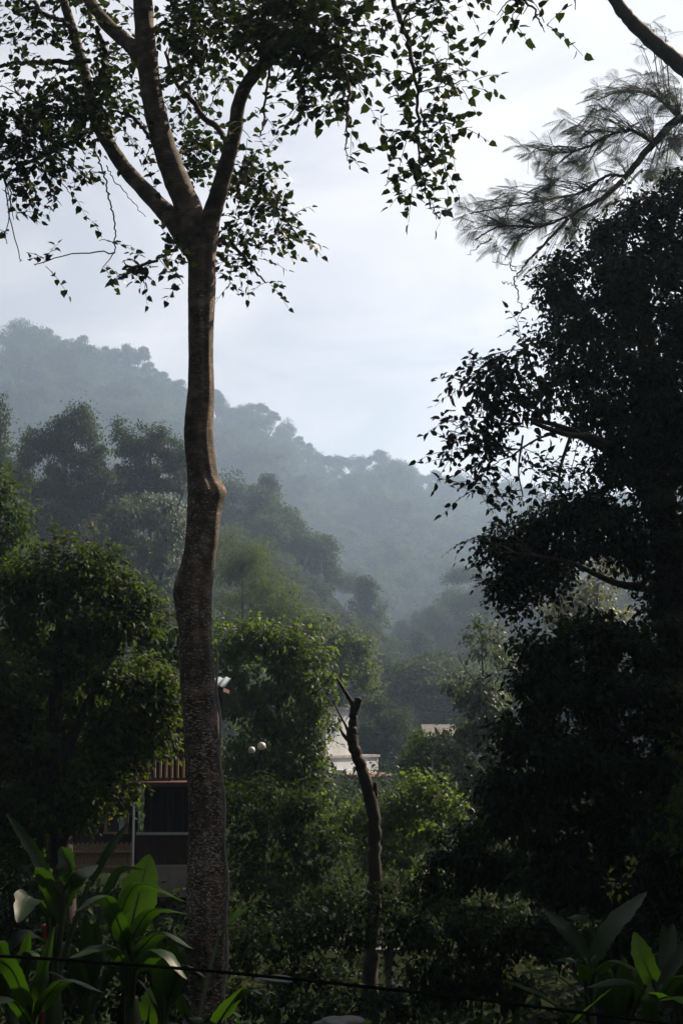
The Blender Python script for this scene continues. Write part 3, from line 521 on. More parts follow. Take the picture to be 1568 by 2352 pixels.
added_shade_tree('unseen tree added beyond the left picture edge to shade the front', -7.5, 9, [(-6,10,5,2.2),(-6.6,9,8,2.6),(-7.4,11.5,10,2.4),(-6,6.5,6.5,2.4),(-6.5,13,6.5,2.0)])
added_shade_tree('unseen tree added past the right edge further back for shade', 13, 24, [(12,24,5,4),(13,24,10,4.5),(11.5,21,8,3.5),(14,20,12,4),(16,26,8,4)], .4)
added_shade_tree('unseen tree added past the left edge further back for shade', -12, 24, [(-11,24,5,3.6),(-12,25,10,4),(-11.5,21,7,3.4),(-10.5,18,9,3.2)], .4)
added_shade_tree('unseen tree added over the viewpoint to block the sky', 3.5, -4, [(0,-1,12.5,3.4),(4,-2,12.5,3.4),(-4,-1,12.3,3.2),(0,-6,11,4),(5,-6,10,4),(-5,-6,10,4),(0,-8,6,4),(6.5,-1,9,3),(-6.5,0,8.5,3),(0,2.4,13.4,2.4),(3.6,2.4,13.4,2.2),(-3.6,2.6,13.4,2.2)])
# left side
tree('leafy_tree', 'big bushy tree with scattered yellow leaves at left before the timber house', 20,
 [(30,1350,80,60),(130,1350,80,50),(190,1300,50,34),(240,1340,60,45),(300,1385,50,38),(120,1430,130,75),(270,1450,90,65),(60,1550,120,95),(220,1560,130,85),(320,1590,60,65),(370,1600,40,50),(365,1680,36,50),(300,1660,50,60),(90,1700,140,105),(260,1680,80,70),(100,1840,130,80),(200,1800,70,55),(40,1930,90,60),(-80,1600,120,250),(180,1620,170,200,21.5,.5),(60,1750,150,200,21.5,.5),(330,1650,70,90,21,.6)], .085, 'bush',
 [[(150,2200,60,0),(140,1900,50,0),(130,1600,35,0),(140,1400,16,0)],[(140,1750,30,0),(230,1560,16,-.2),(300,1420,8,-.3)]], K=3.0, twig=[(150,1260,60,26),(100,1280,40,30),(210,1255,45,22),(290,1345,40,25),(340,1400,34,24),(250,1280,40,24),(360,1640,34,36),(345,1700,30,40),(380,1660,22,22),(300,1750,40,30),(250,1830,40,30),(300,1790,30,26),(130,1245,14,14),(60,1290,40,20),(260,1310,30,18),(330,1370,26,18),(380,1420,22,18),(395,1560,18,40),(385,1620,20,30)], tk=1.9, sig=2.4)
tree('leafy_tree', 'dark large-leaved tree tucked left of the trunk above the house roof', 25, [(345,1450,45,35),(385,1480,35,35),(360,1520,50,40),(395,1540,35,30),(410,1450,30,30)], .17, 'shrub', [[(392,1900,12,3.4),(388,1700,10,3.4),(375,1500,7,1)]], K=1.6)
tree('leafy_tree', 'light-catching tree cut by the left picture edge', 31, [(0,1130,40,50),(30,1180,45,40),(10,1230,60,40),(50,1230,36,22),(-40,1100,60,100),(20,1290,60,40)], .11, 'bush', [[(-20,1900,30,0),(-15,1500,24,0),(-5,1200,12,0)]], K=1.5)
tree('leafy_tree', 'slim green tree top at the left picture edge above the valley', 140, [(0,920,10,20),(2,960,16,36),(-5,1010,22,40),(12,1050,24,34),(-20,1080,50,50)], .3, 'hill', [[(-5,1500,14,0),(0,1200,12,0),(0,950,5,0)]], K=1.6)
tree('bamboo_like_tree', 'tall plume-topped green tree on the left below the hill', 150, [(190,945,22,22),(160,965,40,30),(195,985,30,36),(120,1000,50,40),(70,1030,45,45),(160,1040,70,55),(220,1050,45,55),(50,1090,45,60),(130,1110,100,70),(220,1120,55,60),(100,1190,110,60),(220,1190,80,60)], 0.3, 'hill', [[(150,1500,14,0),(150,1300,12,0),(150,1050,6,0)]], K=1.9, sig=2.6, droop=.9)
tree('leafy_tree', 'round dark tree beside the trunk on the left hillside foot', 155, [(275,990,24,26),(300,1020,40,40),(345,1005,40,36),(385,1030,40,40),(420,1040,30,40),(330,1070,70,55),(400,1090,50,60),(300,1110,60,50)], 0.3, 'hill', [[(350,1400,14,0),(345,1200,12,0),(345,1050,6,0)]], K=1.9, sig=2.4)
tree('silver_tree', 'silvery glinting drooping-leaved tree left of the trunk', 130, [(340,1165,60,45),(290,1190,60,45),(390,1190,45,50),(340,1240,80,55),(280,1270,70,55),(390,1270,45,60),(320,1330,90,60),(390,1360,45,60),(230,1250,60,60),(340,1420,90,60)], .32, 'silver', [[(360,1600,14,0),(365,1400,11,0),(380,1250,7,0),(425,1120,4,0)],[(365,1350,8,0),(310,1250,4,0)]], K=1.3, droop=1.1, tm=LEAF)
tree('pine_like_tree', 'tall fine-needled tree right of the trunk in the haze', 115, [(530,1245,40,28),(580,1260,45,30),(520,1300,50,40),(600,1310,55,36),(640,1340,40,30),(540,1360,70,45),(640,1390,60,36),(690,1400,36,24),(580,1420,90,45),(690,1440,50,36),(520,1440,50,50),(560,1290,60,40),(610,1350,60,40),(640,1420,70,40),(720,1440,40,24),(600,1480,90,40),(700,1480,60,36)], 0.4, 'mid', [[(560,1800,9,0),(558,1500,6,0),(556,1300,2,0)]], K=2.6, tm=LANCE, sig=2.0)
tree('leafy_tree', 'pale green tree half way down the valley right of the needled tree', 105, [(740,1440,50,30),(790,1460,45,34),(830,1490,36,36),(720,1490,50,34),(790,1530,70,45),(840,1550,40,40)], 0.24, 'mid', [[(780,1800,12,0),(780,1500,6,0)]], K=1.8)
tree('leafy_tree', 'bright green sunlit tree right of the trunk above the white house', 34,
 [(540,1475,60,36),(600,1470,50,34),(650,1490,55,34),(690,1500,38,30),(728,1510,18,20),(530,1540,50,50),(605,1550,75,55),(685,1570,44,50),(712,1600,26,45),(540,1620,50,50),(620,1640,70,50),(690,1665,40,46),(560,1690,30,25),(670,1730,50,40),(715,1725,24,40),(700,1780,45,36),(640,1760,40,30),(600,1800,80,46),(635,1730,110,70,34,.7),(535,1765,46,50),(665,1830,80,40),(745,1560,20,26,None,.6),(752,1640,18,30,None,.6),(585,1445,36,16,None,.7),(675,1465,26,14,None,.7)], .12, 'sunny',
 [[(600,2000,26,0),(610,1850,22,0),(630,1720,18,0),(640,1600,12,0),(640,1500,6,0)],[(620,1790,13,0),(680,1720,9,0),(720,1650,5,0)],[(635,1680,10,0),(570,1600,7,0),(540,1520,4,0)]], K=2.3, twig=[(748,1480,20,16),(715,1462,16,14),(560,1432,34,14),(620,1445,30,14),(765,1545,16,30),(762,1620,16,30),(740,1700,20,36),(500,1440,24,14),(680,1450,24,14)], tk=1.6, sig=2.4)
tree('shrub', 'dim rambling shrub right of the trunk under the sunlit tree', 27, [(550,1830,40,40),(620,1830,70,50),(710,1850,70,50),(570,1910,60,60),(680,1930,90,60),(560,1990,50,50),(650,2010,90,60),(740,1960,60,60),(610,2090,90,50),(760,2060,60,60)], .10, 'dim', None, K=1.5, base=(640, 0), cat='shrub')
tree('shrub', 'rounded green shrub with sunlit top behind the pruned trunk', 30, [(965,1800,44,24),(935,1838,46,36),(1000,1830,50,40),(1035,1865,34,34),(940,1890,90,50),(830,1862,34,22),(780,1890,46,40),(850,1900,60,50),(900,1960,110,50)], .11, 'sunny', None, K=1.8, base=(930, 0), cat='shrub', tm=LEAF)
tree('leafy_tree', 'hazy dark tree beside the white house', 125, [(850,1610,30,30),(880,1640,45,30),(920,1660,40,36),(850,1690,45,45),(920,1710,50,45),(880,1740,40,30),(950,1720,30,40)], .28, 'hill', [[(890,1830,12,0),(885,1740,10,0),(885,1650,5,0)]], K=1.7)
tree('leafy_tree', 'brown-green tree hanging over the small tin roof in the valley', 50, [(1000,1700,50,26),(960,1740,40,40),(1040,1720,50,40),(1000,1770,70,50),(1080,1790,70,50),(1060,1850,70,50)], .15, 'bush', [[(1010,1880,12,0),(1010,1720,6,0)]], K=1.5)
tree('shrub', 'black-green bushes under the pruned trunk at the bottom', 18, [(620,2160,70,50),(720,2150,60,60),(560,2180,40,50),(800,2130,60,60),(700,2240,90,40),(880,2080,40,60)], .065, 'shrub', None, K=1.2, base=(720, 0), cat='shrub')
tree('shrub', 'dark tangle of leaves low at left behind the banana plants', 14, [(60,2040,80,60),(40,2150,70,70),(160,2190,80,60),(280,2200,90,50),(390,2180,60,60),(100,2290,110,60),(300,2300,100,50),(400,2280,50,60)], .075, 'shrub', None, K=1.5, base=(200, 0), cat='shrub')
tree('shrub', 'black leafy clump at the bottom edge right of the trunk', 16.5, [(560,2300,60,36),(690,2310,90,36),(860,2300,80,36),(960,2310,70,36)], .06, 'shrub', None, K=1.6, base=(720, 0), cat='shrub')
# pruned dead trunk
def pruned():
    Y = 21; b0 = at(850, 1700, Y); b0[2] = hz(b0[0], Y); root = empty('pruned_tree', b0, 'bare pruned crooked trunk with sawn-off top in the middle', 'tree')
    mb = MB(); p, r = limb([(845,2330,44,0),(850,2250,34,0),(858,2100,30,0),(860,1950,28,0),(856,1860,29,0),(838,1790,27,0),(818,1730,25,0),(808,1695,24,0),(810,1660,19,0),(812,1625,17,0)], Y)
    p[1:-1] += rng.normal(0, .008, (len(p)-2, 3)); tube(mb, p, r*(1+.03*np.sin(np.arange(len(r))*1.3)), 18, 0, rough=.06); mb.build('trunk', M['bark'], root, b0)
    for pts in [[(812,1632,18,0),(818,1622,17,0),(824,1604,17,0)],[(814,1632,11,0),(806,1612,10,0),(790,1585,8,0),(773,1558,6,0)],[(806,1702,14,0),(795,1670,6,0),(776,1634,4,0),(764,1606,2.5,0)],[(808,1708,12,0),(790,1690,8,0),(780,1672,4,0)],[(862,1850,10,0),(862,1820,10,0),(861,1797,9,0)]]:
        b = MB(); p, r = limb(pts, Y); tube(b, p, r, 10, 0, rough=.04); b.build('stub', M['bark'], root, b0)
    b = MB(); twigs(b, [(785,1690,18,14,Y,1)], .06, .35, Y, LEAF, 0, 1, None, boughs=False); b.build('sprout', [M['shrub'], M['twig']], root, b0)
pruned()
# ------------------------------------------------------------------ banana plants
def blade(mb, a, m, b, w, roll=0.0, fold=.25, rnd=.5, torn=0):
    """banana leaf from base a over m to tip b, full width w"""
    n = 26; P = catmull([a, m, b], n//2); n = len(P); T = nrm(np.gradient(P, axis=0)); t = np.linspace(0, 1, n)
    ref = np.array([0, 0, 1.0]) if abs(T[n//2][2]) < .75 else nrm(np.array([0, -1.0, .35]))
    side = nrm(np.cross(T, ref)); up = np.cross(side, T); cr, sr = math.cos(roll), math.sin(roll)
    side, up = side*cr + up*sr, up*cr - side*sr
    prof = np.clip(np.minimum(t/.16, 1)**.6 * np.minimum((1-t)/.35, 1)**.65, 0, 1)*w/2
    rows = []
    for q in (-1, -.66, -.33, 0, .33, .66, 1):
        wav = 1 + (.05*np.sin(t*37 + q*3) if abs(q) == 1 else 0) - (torn*.14*(rng.random(n) < .3)*rng.random(n) if abs(q) == 1 else 0)
        rows.append(P + side*(q*prof*wav)[:, None] + up*(abs(q)**1.4*prof*fold*(1 + .25*np.sin(t*23+q)))[:, None]*(1 if fold > 0 else 1))
    V = np.stack(rows, 1); k = 7; i, j = np.meshgrid(np.arange(n-1), np.arange(k-1), indexing='ij'); c = i*k+j
    mb.add(V.reshape(-1, 3), np.stack([c, c+1, c+k+1, c+k], -1).reshape(-1, 4), 0, True, rnd)
    tube(mb, P - up*.004, np.linspace(.016, .004, n)*min(1.4, w/.35), 6, 1)
def banana(label, Y, stem, lv, group='banana plants in the foreground', rz=0):
    """stem: list of (u, v, width px); lv: (base u,v,dY), (mid u,v,dY), (tip u,v,dY), width px, roll, fold, rnd"""
    b0 = at(stem[0][0], 1700, Y); b0[2] = hz(b0[0], Y); root = empty('banana_plant', b0, label, 'plant', group)
    mb = MB(); p, r = limb([(u, v, w, 0) for u, v, w in stem], Y); p = np.vstack([[p[0][0], p[0][1], min(p[0][2]-.01, b0[2]-.05)], p]); r = np.concatenate([[r[0]], r]); tube(mb, p, r, 12, 0); mb.build('pseudostem', M['stem'], root, b0)
    top = p[-1]
    for (a, m, b, w, roll, fold, rd) in lv:
        A, Mm, B_ = at(a[0], a[1], Y+a[2]), at(m[0], m[1], Y+m[2]), at(b[0], b[1], Y+b[2]); l = MB()
        blade(l, A, Mm, B_, w*Y/FD, roll, fold, rd, 1)
        q = catmull([top - np.array([0, 0, .12]), (top + A)/2 + np.array([0, 0, -.03]), A, A*.8 + Mm*.2], 5); tube(l, q, np.linspace(.026, .014, len(q)), 7, 1); l.build('leaf', [M['banana_lit' if rd >= .9 else 'banana'], M['stem']], root, b0)
banana('banana plant at far left with tall spear leaf and folded pale leaf', 11.5, [(120,2420,44),(122,2330,40),(122,2250,30)], [
 ((122,2060,0),(85,1970,.2),(15,1866,.5),27,.6,.35,.1),((200,2040,.1),(245,1960,.2),(296,1888,.4),20,-.5,.4,.1),((150,2060,-.2),(165,2000,-.1),(140,1945,.1),48,.9,.6,.3),((150,2080,-.1),(180,2020,-.2),(225,1985,0),48,.5,.15,.35),((110,2110,-.2),(70,2060,-.4),(40,2120,-.7),56,.4,.2,.15),((115,2170,-.2),(60,2150,-.4),(0,2200,-.5),50,.3,.2,.2),((128,2120,0),(115,2040,-.2),(80,1995,-.1),60,.8,.1,.2)])
banana('banana plant left of the trunk with one broad bright upright leaf', 11.8, [(310,2450,46),(306,2360,40),(302,2290,30)], [
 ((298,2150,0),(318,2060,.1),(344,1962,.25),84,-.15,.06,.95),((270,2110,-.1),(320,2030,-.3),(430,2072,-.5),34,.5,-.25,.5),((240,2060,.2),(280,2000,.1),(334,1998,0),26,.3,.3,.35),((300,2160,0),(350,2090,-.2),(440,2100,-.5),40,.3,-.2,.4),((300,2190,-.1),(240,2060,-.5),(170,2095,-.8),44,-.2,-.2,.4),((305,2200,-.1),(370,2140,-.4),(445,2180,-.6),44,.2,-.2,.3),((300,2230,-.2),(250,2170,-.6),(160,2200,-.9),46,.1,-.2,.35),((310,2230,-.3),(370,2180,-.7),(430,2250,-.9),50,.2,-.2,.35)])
banana('low banana plant at the bottom left corner in shade', 9.8, [(70,2600,50),(72,2480,44),(75,2380,36)], [
 ((70,2330,0),(30,2230,-.2),(-20,2190,-.3),44,.4,.2,.35),((80,2330,0),(150,2250,-.2),(240,2280,-.4),44,.2,-.2,.4),((80,2350,0),(100,2240,0),(125,2130,.2),40,.6,.3,.4),((75,2360,-.2),(20,2290,-.5),(-60,2320,-.8),44,.2,-.2,.3)])
banana('banana plant hugging the trunk foot with bright leaves either side', 13.2, [(445,2500,40),(446,2420,36),(450,2340,30)], [
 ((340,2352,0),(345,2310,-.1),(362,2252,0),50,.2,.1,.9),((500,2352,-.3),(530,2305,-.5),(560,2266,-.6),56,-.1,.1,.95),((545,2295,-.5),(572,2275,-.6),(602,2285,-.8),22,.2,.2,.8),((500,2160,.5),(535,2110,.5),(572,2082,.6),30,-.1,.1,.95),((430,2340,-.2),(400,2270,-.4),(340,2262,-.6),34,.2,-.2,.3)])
banana('banana plant at lower right with tall dark leaf leaning right', 10.5, [(1352,2520,46),(1350,2420,42),(1352,2330,32)], [
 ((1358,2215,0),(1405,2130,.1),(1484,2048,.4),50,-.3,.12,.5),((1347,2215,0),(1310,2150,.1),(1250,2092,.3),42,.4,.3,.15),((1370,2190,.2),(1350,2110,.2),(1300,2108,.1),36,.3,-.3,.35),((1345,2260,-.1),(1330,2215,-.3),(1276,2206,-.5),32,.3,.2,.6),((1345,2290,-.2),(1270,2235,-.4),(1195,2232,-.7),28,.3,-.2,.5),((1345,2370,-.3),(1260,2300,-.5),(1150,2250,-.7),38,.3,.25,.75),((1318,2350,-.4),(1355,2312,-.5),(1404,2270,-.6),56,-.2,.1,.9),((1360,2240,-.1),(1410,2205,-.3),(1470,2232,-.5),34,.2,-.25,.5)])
banana('banana plant at right corner with one upright glowing leaf', 10.0, [(1500,2500,44),(1496,2430,40),(1496,2345,30)], [
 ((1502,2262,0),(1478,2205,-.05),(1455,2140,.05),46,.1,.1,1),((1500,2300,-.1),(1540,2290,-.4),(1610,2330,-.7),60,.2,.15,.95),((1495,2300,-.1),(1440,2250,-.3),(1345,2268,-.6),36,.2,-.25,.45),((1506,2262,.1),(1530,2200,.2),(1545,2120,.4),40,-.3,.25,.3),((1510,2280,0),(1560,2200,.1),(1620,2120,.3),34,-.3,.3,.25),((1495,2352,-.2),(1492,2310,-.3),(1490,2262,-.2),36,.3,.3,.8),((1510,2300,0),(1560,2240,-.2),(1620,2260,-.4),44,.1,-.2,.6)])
def low_banana(label, Y, u, v, n, reach, rise, w, rlo, rhi, seed):
    g = np.random.default_rng(seed); lv = []
    for i in range(n):
        q = (i + .5)/n*2 - 1; q += g.uniform(-.15, .15); tu = u + q*reach; h = rise*(1 - .45*abs(q))*g.uniform(.75, 1.1); fl = abs(q) > .35
        tip = (tu, v - h*(.72 if fl else 1), g.uniform(-.9, .4)); m = (u + q*reach*.5, v - h*(.92 if fl else .6), tip[2]*.5); a = (u + q*reach*.12, v - h*.25, tip[2]*.15)
        lv.append((a, m, tip, w*g.uniform(.7, 1.15), g.uniform(-.5, .5), -.18 if fl else .2, g.uniform(rlo, rhi)))
    banana(label, Y, [(u, v+160, 38), (u, v+60, 34), (u, v, 24)], lv)
low_banana('low dark banana clump in the bottom left behind the corner plant', 11.0, 30, 2330, 8, 150, 215, 38, .05, .4, 1)
low_banana('low dark banana clump between the red post and the broad bright leaf', 12.4, 205, 2330, 9, 150, 220, 38, .05, .4, 2)
low_banana('low dark banana clump against the left side of the trunk foot', 12.6, 375, 2345, 8, 110, 225, 36, .05, .45, 3)
low_banana('low banana clump at the bottom right between the two tall plants', 11.2, 1430, 2380, 9, 190, 200, 40, .2, .8, 4)
low_banana('low banana clump cut by the right bottom corner', 10.8, 1560, 2330, 7, 130, 220, 44, .2, .92, 5)
# ------------------------------------------------------------------ timber house
def timber_house():
    Y = 28.0; s = Y/FD; b0 = at(380, 1700, Y); b0[2] = hz(b0[0], Y); zb = b0[2]
    X = lambda u: at(u, 1685, Y)[0]; Z = lambda v: at(400, v, Y)[2]
    root = empty('timber_house', b0, 'two-storey brown timber house with balcony behind the tall trunk', 'house')
    x0, x1 = X(60), X(520); yd = 5.0
    def boxuv(mb, u0, v0, u1, v1, d0, d1, mat=0):
        xa, xb, za, zb_ = X(u0), X(u1), Z(v1), Z(v0); mb.box(((xa+xb)/2, Y+(d0+d1)/2, (za+zb_)/2), (xb-xa, d1-d0, zb_-za), mat)
    w = MB(); nb = 34
    for i in range(nb):                       # vertical boards of the upper storey
        u0 = 70 + i*(400/nb); boxuv(w, u0, 1585, u0 + 400/nb - .8, 1800, 1.3 + (.02 if i % 2 else 0), 1.36 + (.02 if i % 2 else 0), 0)
    for dpt in np.linspace(1.4, 3.4, 11):       # right gable side boards
        w.box((X(472), Y+dpt, (Z(1585)+Z(1800))/2), (.05, .18, Z(1585)-Z(1800)), 0)
    boxuv(w, 70, 1600, 468, 1795, 3.4, 3.5, 0); boxuv(w, 66, 1600, 70, 1795, 1.4, 3.5, 0)
    w.build('wall', M['timber'], root, b0)
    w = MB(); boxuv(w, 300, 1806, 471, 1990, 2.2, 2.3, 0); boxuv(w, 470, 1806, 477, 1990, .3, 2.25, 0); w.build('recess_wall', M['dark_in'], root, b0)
    w = MB()
    for i in range(17): u0 = 318+i*9; boxuv(w, u0, 1920, u0+8.2, 1988, .2, .24+.01*(i % 2), 0)
    for i in range(6): boxuv(w, 345+i*24, 1815, 349+i*24, 1915, .24, .3, 0)
    w.build('boarding', M['timber'], root, b0)
    w = MB(); boxuv(w, 316, 1913, 474, 1919, .14, .19, 0); w.build('sill_beam', M['pipe'], root, b0)
    w = MB(); boxuv(w, 318, 1989, 480, 2060, 0, 3.5, 0); w.build('plinth', M['concrete'], root, b0)
    w = MB(); boxuv(w, 385, 1590, 420, 1606, 1.2, 1.28, 0); w.build('sunlit_panel', M['orange'], root, b0)  # sunlit piece of wall drawn as an orange panel
    w = MB(); boxuv(w, 332, 1612, 402, 1624, 1.15, 1.27, 0); w.build('sunlit_batten', M['board'], root, b0)  # sunlit strip of wall drawn as a paler batten
    # balcony: floor, beam, rail and balusters
    w = MB(); boxuv(w, 255, 1796, 485, 1806, -.2, 1.3, 0); w.build('balcony_floor', M['timber_red'], root, b0)
    w = MB(); boxuv(w, 258, 1732, 484, 1738, -.18, -.12, 0); boxuv(w, 258, 1786, 484, 1790, -.17, -.13, 0); w.build('balcony_rail', M['timber_red'], root, b0)
    for i in range(12):
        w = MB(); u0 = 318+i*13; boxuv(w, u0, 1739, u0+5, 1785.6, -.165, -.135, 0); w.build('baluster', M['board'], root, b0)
    for u0 in (262, 472):
        w = MB(); boxuv(w, u0, 1600, u0+7, 1795.5, -.1, .0, 0); w.build('post', M['timber'], root, b0)
    w = MB(); p = [[X(316), Y-.25, Z(2005)], [X(316), Y-.25, Z(1842)]]; tube(w, p, .022, 10, 0); w.build('drain_pipe', M['pipe'], root, b0)
    # corrugated tin roof falling towards the front
    w = MB(); xs = np.linspace(X(40), X(519), 150); zz = .018*np.sin(xs*2*np.pi/.14); rows = []
    for (yy, v) in ((Y-.45, 1577), (Y+1.2, 1556)):
        zv = at(400, v, yy)[2]; rows.append(np.stack([xs, np.full(150, yy), zz+zv], 1)); rows.append(np.stack([xs, np.full(150, yy), zz+zv-.006], 1))
    V = np.concatenate(rows); n = 150; i = np.arange(n-1); w.add(V, [np.stack([i, i+1, i+1+2*n, i+2*n], -1), np.stack([i+n, i+3*n, i+1+3*n, i+1+n], -1), np.stack([i, i+n, i+n+1, i+1], -1)], 0, True)
    ro = w.build('roof', M['tin'], root, b0)
    w = MB(); xs2 = xs; rows = [np.stack([xs, np.full(150, Y+1.22), zz+at(400, 1556, Y+1.2)[2]], 1), np.stack([xs, np.full(150, Y+4.2), zz+Z(1577)-.35], 1)]; V = np.concatenate(rows); w.add(V, [np.stack([i, i+1, i+1+n, i+n], -1)], 0, True); w.build('rear_roof', M['tin'], root, b0)
    w = MB(); boxuv(w, 42, 1581, 516, 1590, -.42, -.36, 0); boxuv(w, 511, 1581, 515.5, 1590, -.35, 1.1, 0); w.build('fascia', M['timber_red'], root, b0)
    # ground floor room at left with a window and woven screen
    w = MB(); boxuv(w, 70, 1806, 236, 1990, .5, .6, 0); boxuv(w, 292, 1806, 312, 1990, .5, .6, 0); boxuv(w, 236, 1806, 292, 1868, .5, .6, 0); boxuv(w, 236, 1920, 292, 1990, .5, .6, 0); w.build('wall', M['timber'], root, b0)
    w = MB(); boxuv(w, 237, 1869, 243, 1919, .42, .49, 0); boxuv(w, 285, 1869, 291, 1919, .42, .49, 0); boxuv(w, 243, 1869, 285, 1873, .42, .49, 0); boxuv(w, 235, 1915, 293, 1919, .38, .49, 0); f = w.build('window', M['board'], root, b0)
    w = MB(); boxuv(w, 243, 1873, 285, 1915, .52, .53, 0); g = w.build('pane', M['glass'], f, b0)
    w = MB(); boxuv(w, 270, 1878, 284, 1914, .49, .505, 0); w.build('curtain', M['cloth'], f, b0)
    w = MB()
    for i in range(60): u0 = 130+i*3; boxuv(w, u0, 1938+3*math.sin(i*1.7), u0+2.5, 2006, .1+.02*(i % 3), .13+.02*(i % 3), 0)
    boxuv(w, 128, 1955, 312, 1959, .06, .1, 0); boxuv(w, 128, 1990, 312, 1994, .06, .1, 0)
    o = w.build('bamboo_fence', M['woven'], None, b0); tag(o, 'woven bamboo screen fence lit below the timber house window', 'fence')
timber_house()
# ------------------------------------------------------------------ white house further down the valley
def white_house():
    Y = 100.0; b0 = at(672, 1700, Y); b0[2] = hz(b0[0], Y); X = lambda u: at(u - 88, 1685, Y)[0]; Z = lambda v: at(760, v, Y)[2]
    root = empty('white_house', b0, 'white flat-roofed house half hidden behind the pruned trunk', 'house'); root.rotation_euler[2] = math.radians(-30)
    def bx(mb, u0, v0, u1, v1, d0, d1): mb.box(((X(u0)+X(u1))/2, Y+(d0+d1)/2, (Z(v0)+Z(v1))/2), (X(u1)-X(u0), d1-d0, Z(v0)-Z(v1)), 0)
    w = MB(); bx(w, 590, 1628, 800, 1742, 2.5, 6); w.build('upper_wall', M['white'], root, b0)
    w = MB(); bx(w, 585, 1622, 806, 1629, 2.2, 6.3); w.build('roof', M['concrete'], root, b0)
    w = MB(); bx(w, 640, 1740, 857, 1850, 0, 7); w.build('wall', M['white'], root, b0)
    w = MB(); bx(w, 636, 1735, 861, 1741, -.15, 7.1); w.build('parapet', M['concrete'], root, b0)
    w = MB(); bx(w, 857, 1768, 880, 1850, .8, 5); bx(w, 880, 1786, 884, 1850, .9, 1.0); bx(w, 918, 1786, 922, 1850, .9, 1.0); w.build('porch_wall', M['white'], root, b0)
    w = MB(); bx(w, 878, 1777, 926, 1784, .3, 5.5); w.build('porch_roof', M['rust'], root, b0)
    w = MB(); bx(w, 884, 1786, 920, 1850, 4, 4.2); w.build('porch_back', M['concrete'], root, b0)
    for (u0, v0, u1, v1, d) in ((615, 1655, 640, 1690, 2.5), (690, 1655, 715, 1690, 2.5), (770, 1655, 790, 1690, 2.5), (790, 1765, 815, 1800, 0), (700, 1765, 725, 1800, 0)):
        w = MB(); bx(w, u0-2, v0-2, u1+2, v0, d-.06, d); bx(w, u0-2, v1, u1+2, v1+2, d-.1, d); bx(w, u0-2, v0, u0, v1, d-.06, d); bx(w, u1, v0, u1+2, v1, d-.06, d); f = w.build('window', M['concrete'], root, b0)
        w = MB(); bx(w, u0, v0, u1, v1, d-.02, d-.005); w.build('pane', M['glass'], f, b0)
white_house()
def valley_house():
    Y = 105.0; b0 = at(1010, 1700, Y); b0[2] = hz(b0[0], Y); root = empty('small_house', b0, 'small house with pale tin roof lost among valley trees', 'house')
    a = at(975, 1690, Y); z = a[2]; x0, x1 = at(972, 1685, Y)[0], at(1052, 1685, Y)[0]
    w = MB(); w.box(((x0+x1)/2, Y+3, (z+b0[2])/2), (x1-x0-.6, 5, z-b0[2]), 0); w.build('wall', M['white'], root, b0)
    w = MB(); V = np.array([[x0, Y-.3, z-.05], [x1, Y-.3, z-.05], [x1, Y+3, z+.85], [x0, Y+3, z+.85], [x0, Y+6.3, z], [x1, Y+6.3, z]]); w.add(np.vstack([V, V-np.array([0, 0, .06])]), [np.array([[0,1,2,3],[3,2,5,4],[7,6,9,8],[8,9,10,11],[0,6,7,1],[1,7,8,2],[2,8,11,5],[0,3,9,6],[3,4,10,9]])], 0); w.build('roof', M['rock'], root, b0)
    w = MB(); w.box((x0+1.0, Y+.48, z-.9), (.7, .05, .8), 0); w.build('window', M['glass'], root, b0)
valley_house()
# twin-globe lamp
def lamp():
    Y = 31.0; p = at(590, 1722, Y); b0 = p.copy(); b0[2] = hz(p[0], Y); root = empty('lamp_post', b0, 'lamp post with two white globes amid leaves right of trunk', 'lamp post')
    g1, g2 = at(578, 1723, Y-.1), at(601, 1714, Y+.1); m = MB(); tube(m, [[p[0], Y, b0[2]], [p[0], Y, p[2]-.22]], .03, 10, 0); m.build('post', M['cable'], root, b0)
    m = MB()
    for g in (g1, g2): tube(m, catmull([[p[0], Y, p[2]-.3], [(p[0]+g[0])/2, Y, p[2]-.26], g-np.array([0, 0, .09])], 5), .014, 6, 0); tube(m, [g-np.array([0, 0, .10]), g-np.array([0, 0, .07])], .04, 10, 0)
    m.build('bracket', M['cable'], root, b0)
    for g, R in ((g1, .075), (g2, .09)):
        m = MB(); th, ph = np.meshgrid(np.linspace(.02, np.pi-.02, 14), np.linspace(0, 2*np.pi, 20, endpoint=False), indexing='ij'); V = g + R*np.stack([np.sin(th)*np.cos(ph), np.sin(th)*np.sin(ph), np.cos(th)], -1).reshape(-1, 3)
        i, j = np.meshgrid(np.arange(13), np.arange(20), indexing='ij'); k = (j+1) % 20; m.add(V, np.stack([i*20+j, (i+1)*20+j, (i+1)*20+k, i*20+k], -1).reshape(-1, 4), 0, True); m.build('globe', M['globe'], root, b0)
lamp()
# low things at the bottom
m = MB(); P = np.array([at(u, v, 8.0) for u, v in [(-400,2178),(0,2196),(250,2212),(500,2232),(800,2262),(1100,2296),(1350,2328),(1900,2400)]]); tube(m, catmull(P, 8), .009, 8, 0)
tag(m.build('cable', M['cable']), 'black cable sagging across the dark bottom of the view', 'cable')
def table():
    Y = 19.5; p = at(893, 2180, Y); b0 = p.copy(); b0[2] = hz(p[0], Y); root = empty('garden_table', b0, 'pale stone garden table on one leg at the dark valley foot', 'table')
    m = MB(); m.box(p + np.array([0, 0, .0]), (.36, .30, .035), 0); m.box(p + np.array([0, 0, -.03]), (.28, .24, .025), 0); m.build('table_top', M['rock'], root, b0)
    m = MB(); q = p.copy(); tube(m, catmull([[q[0], q[1], b0[2]], [q[0], q[1], (b0[2]+q[2])/2], [q[0], q[1], q[2]-.043]], 5), np.interp(np.linspace(0, 1, 11), [0, .15, .3, .8, 1], [.10, .08, .05, .05, .08]), 12, 0); m.build('leg', M['rock'], root, b0)
table()
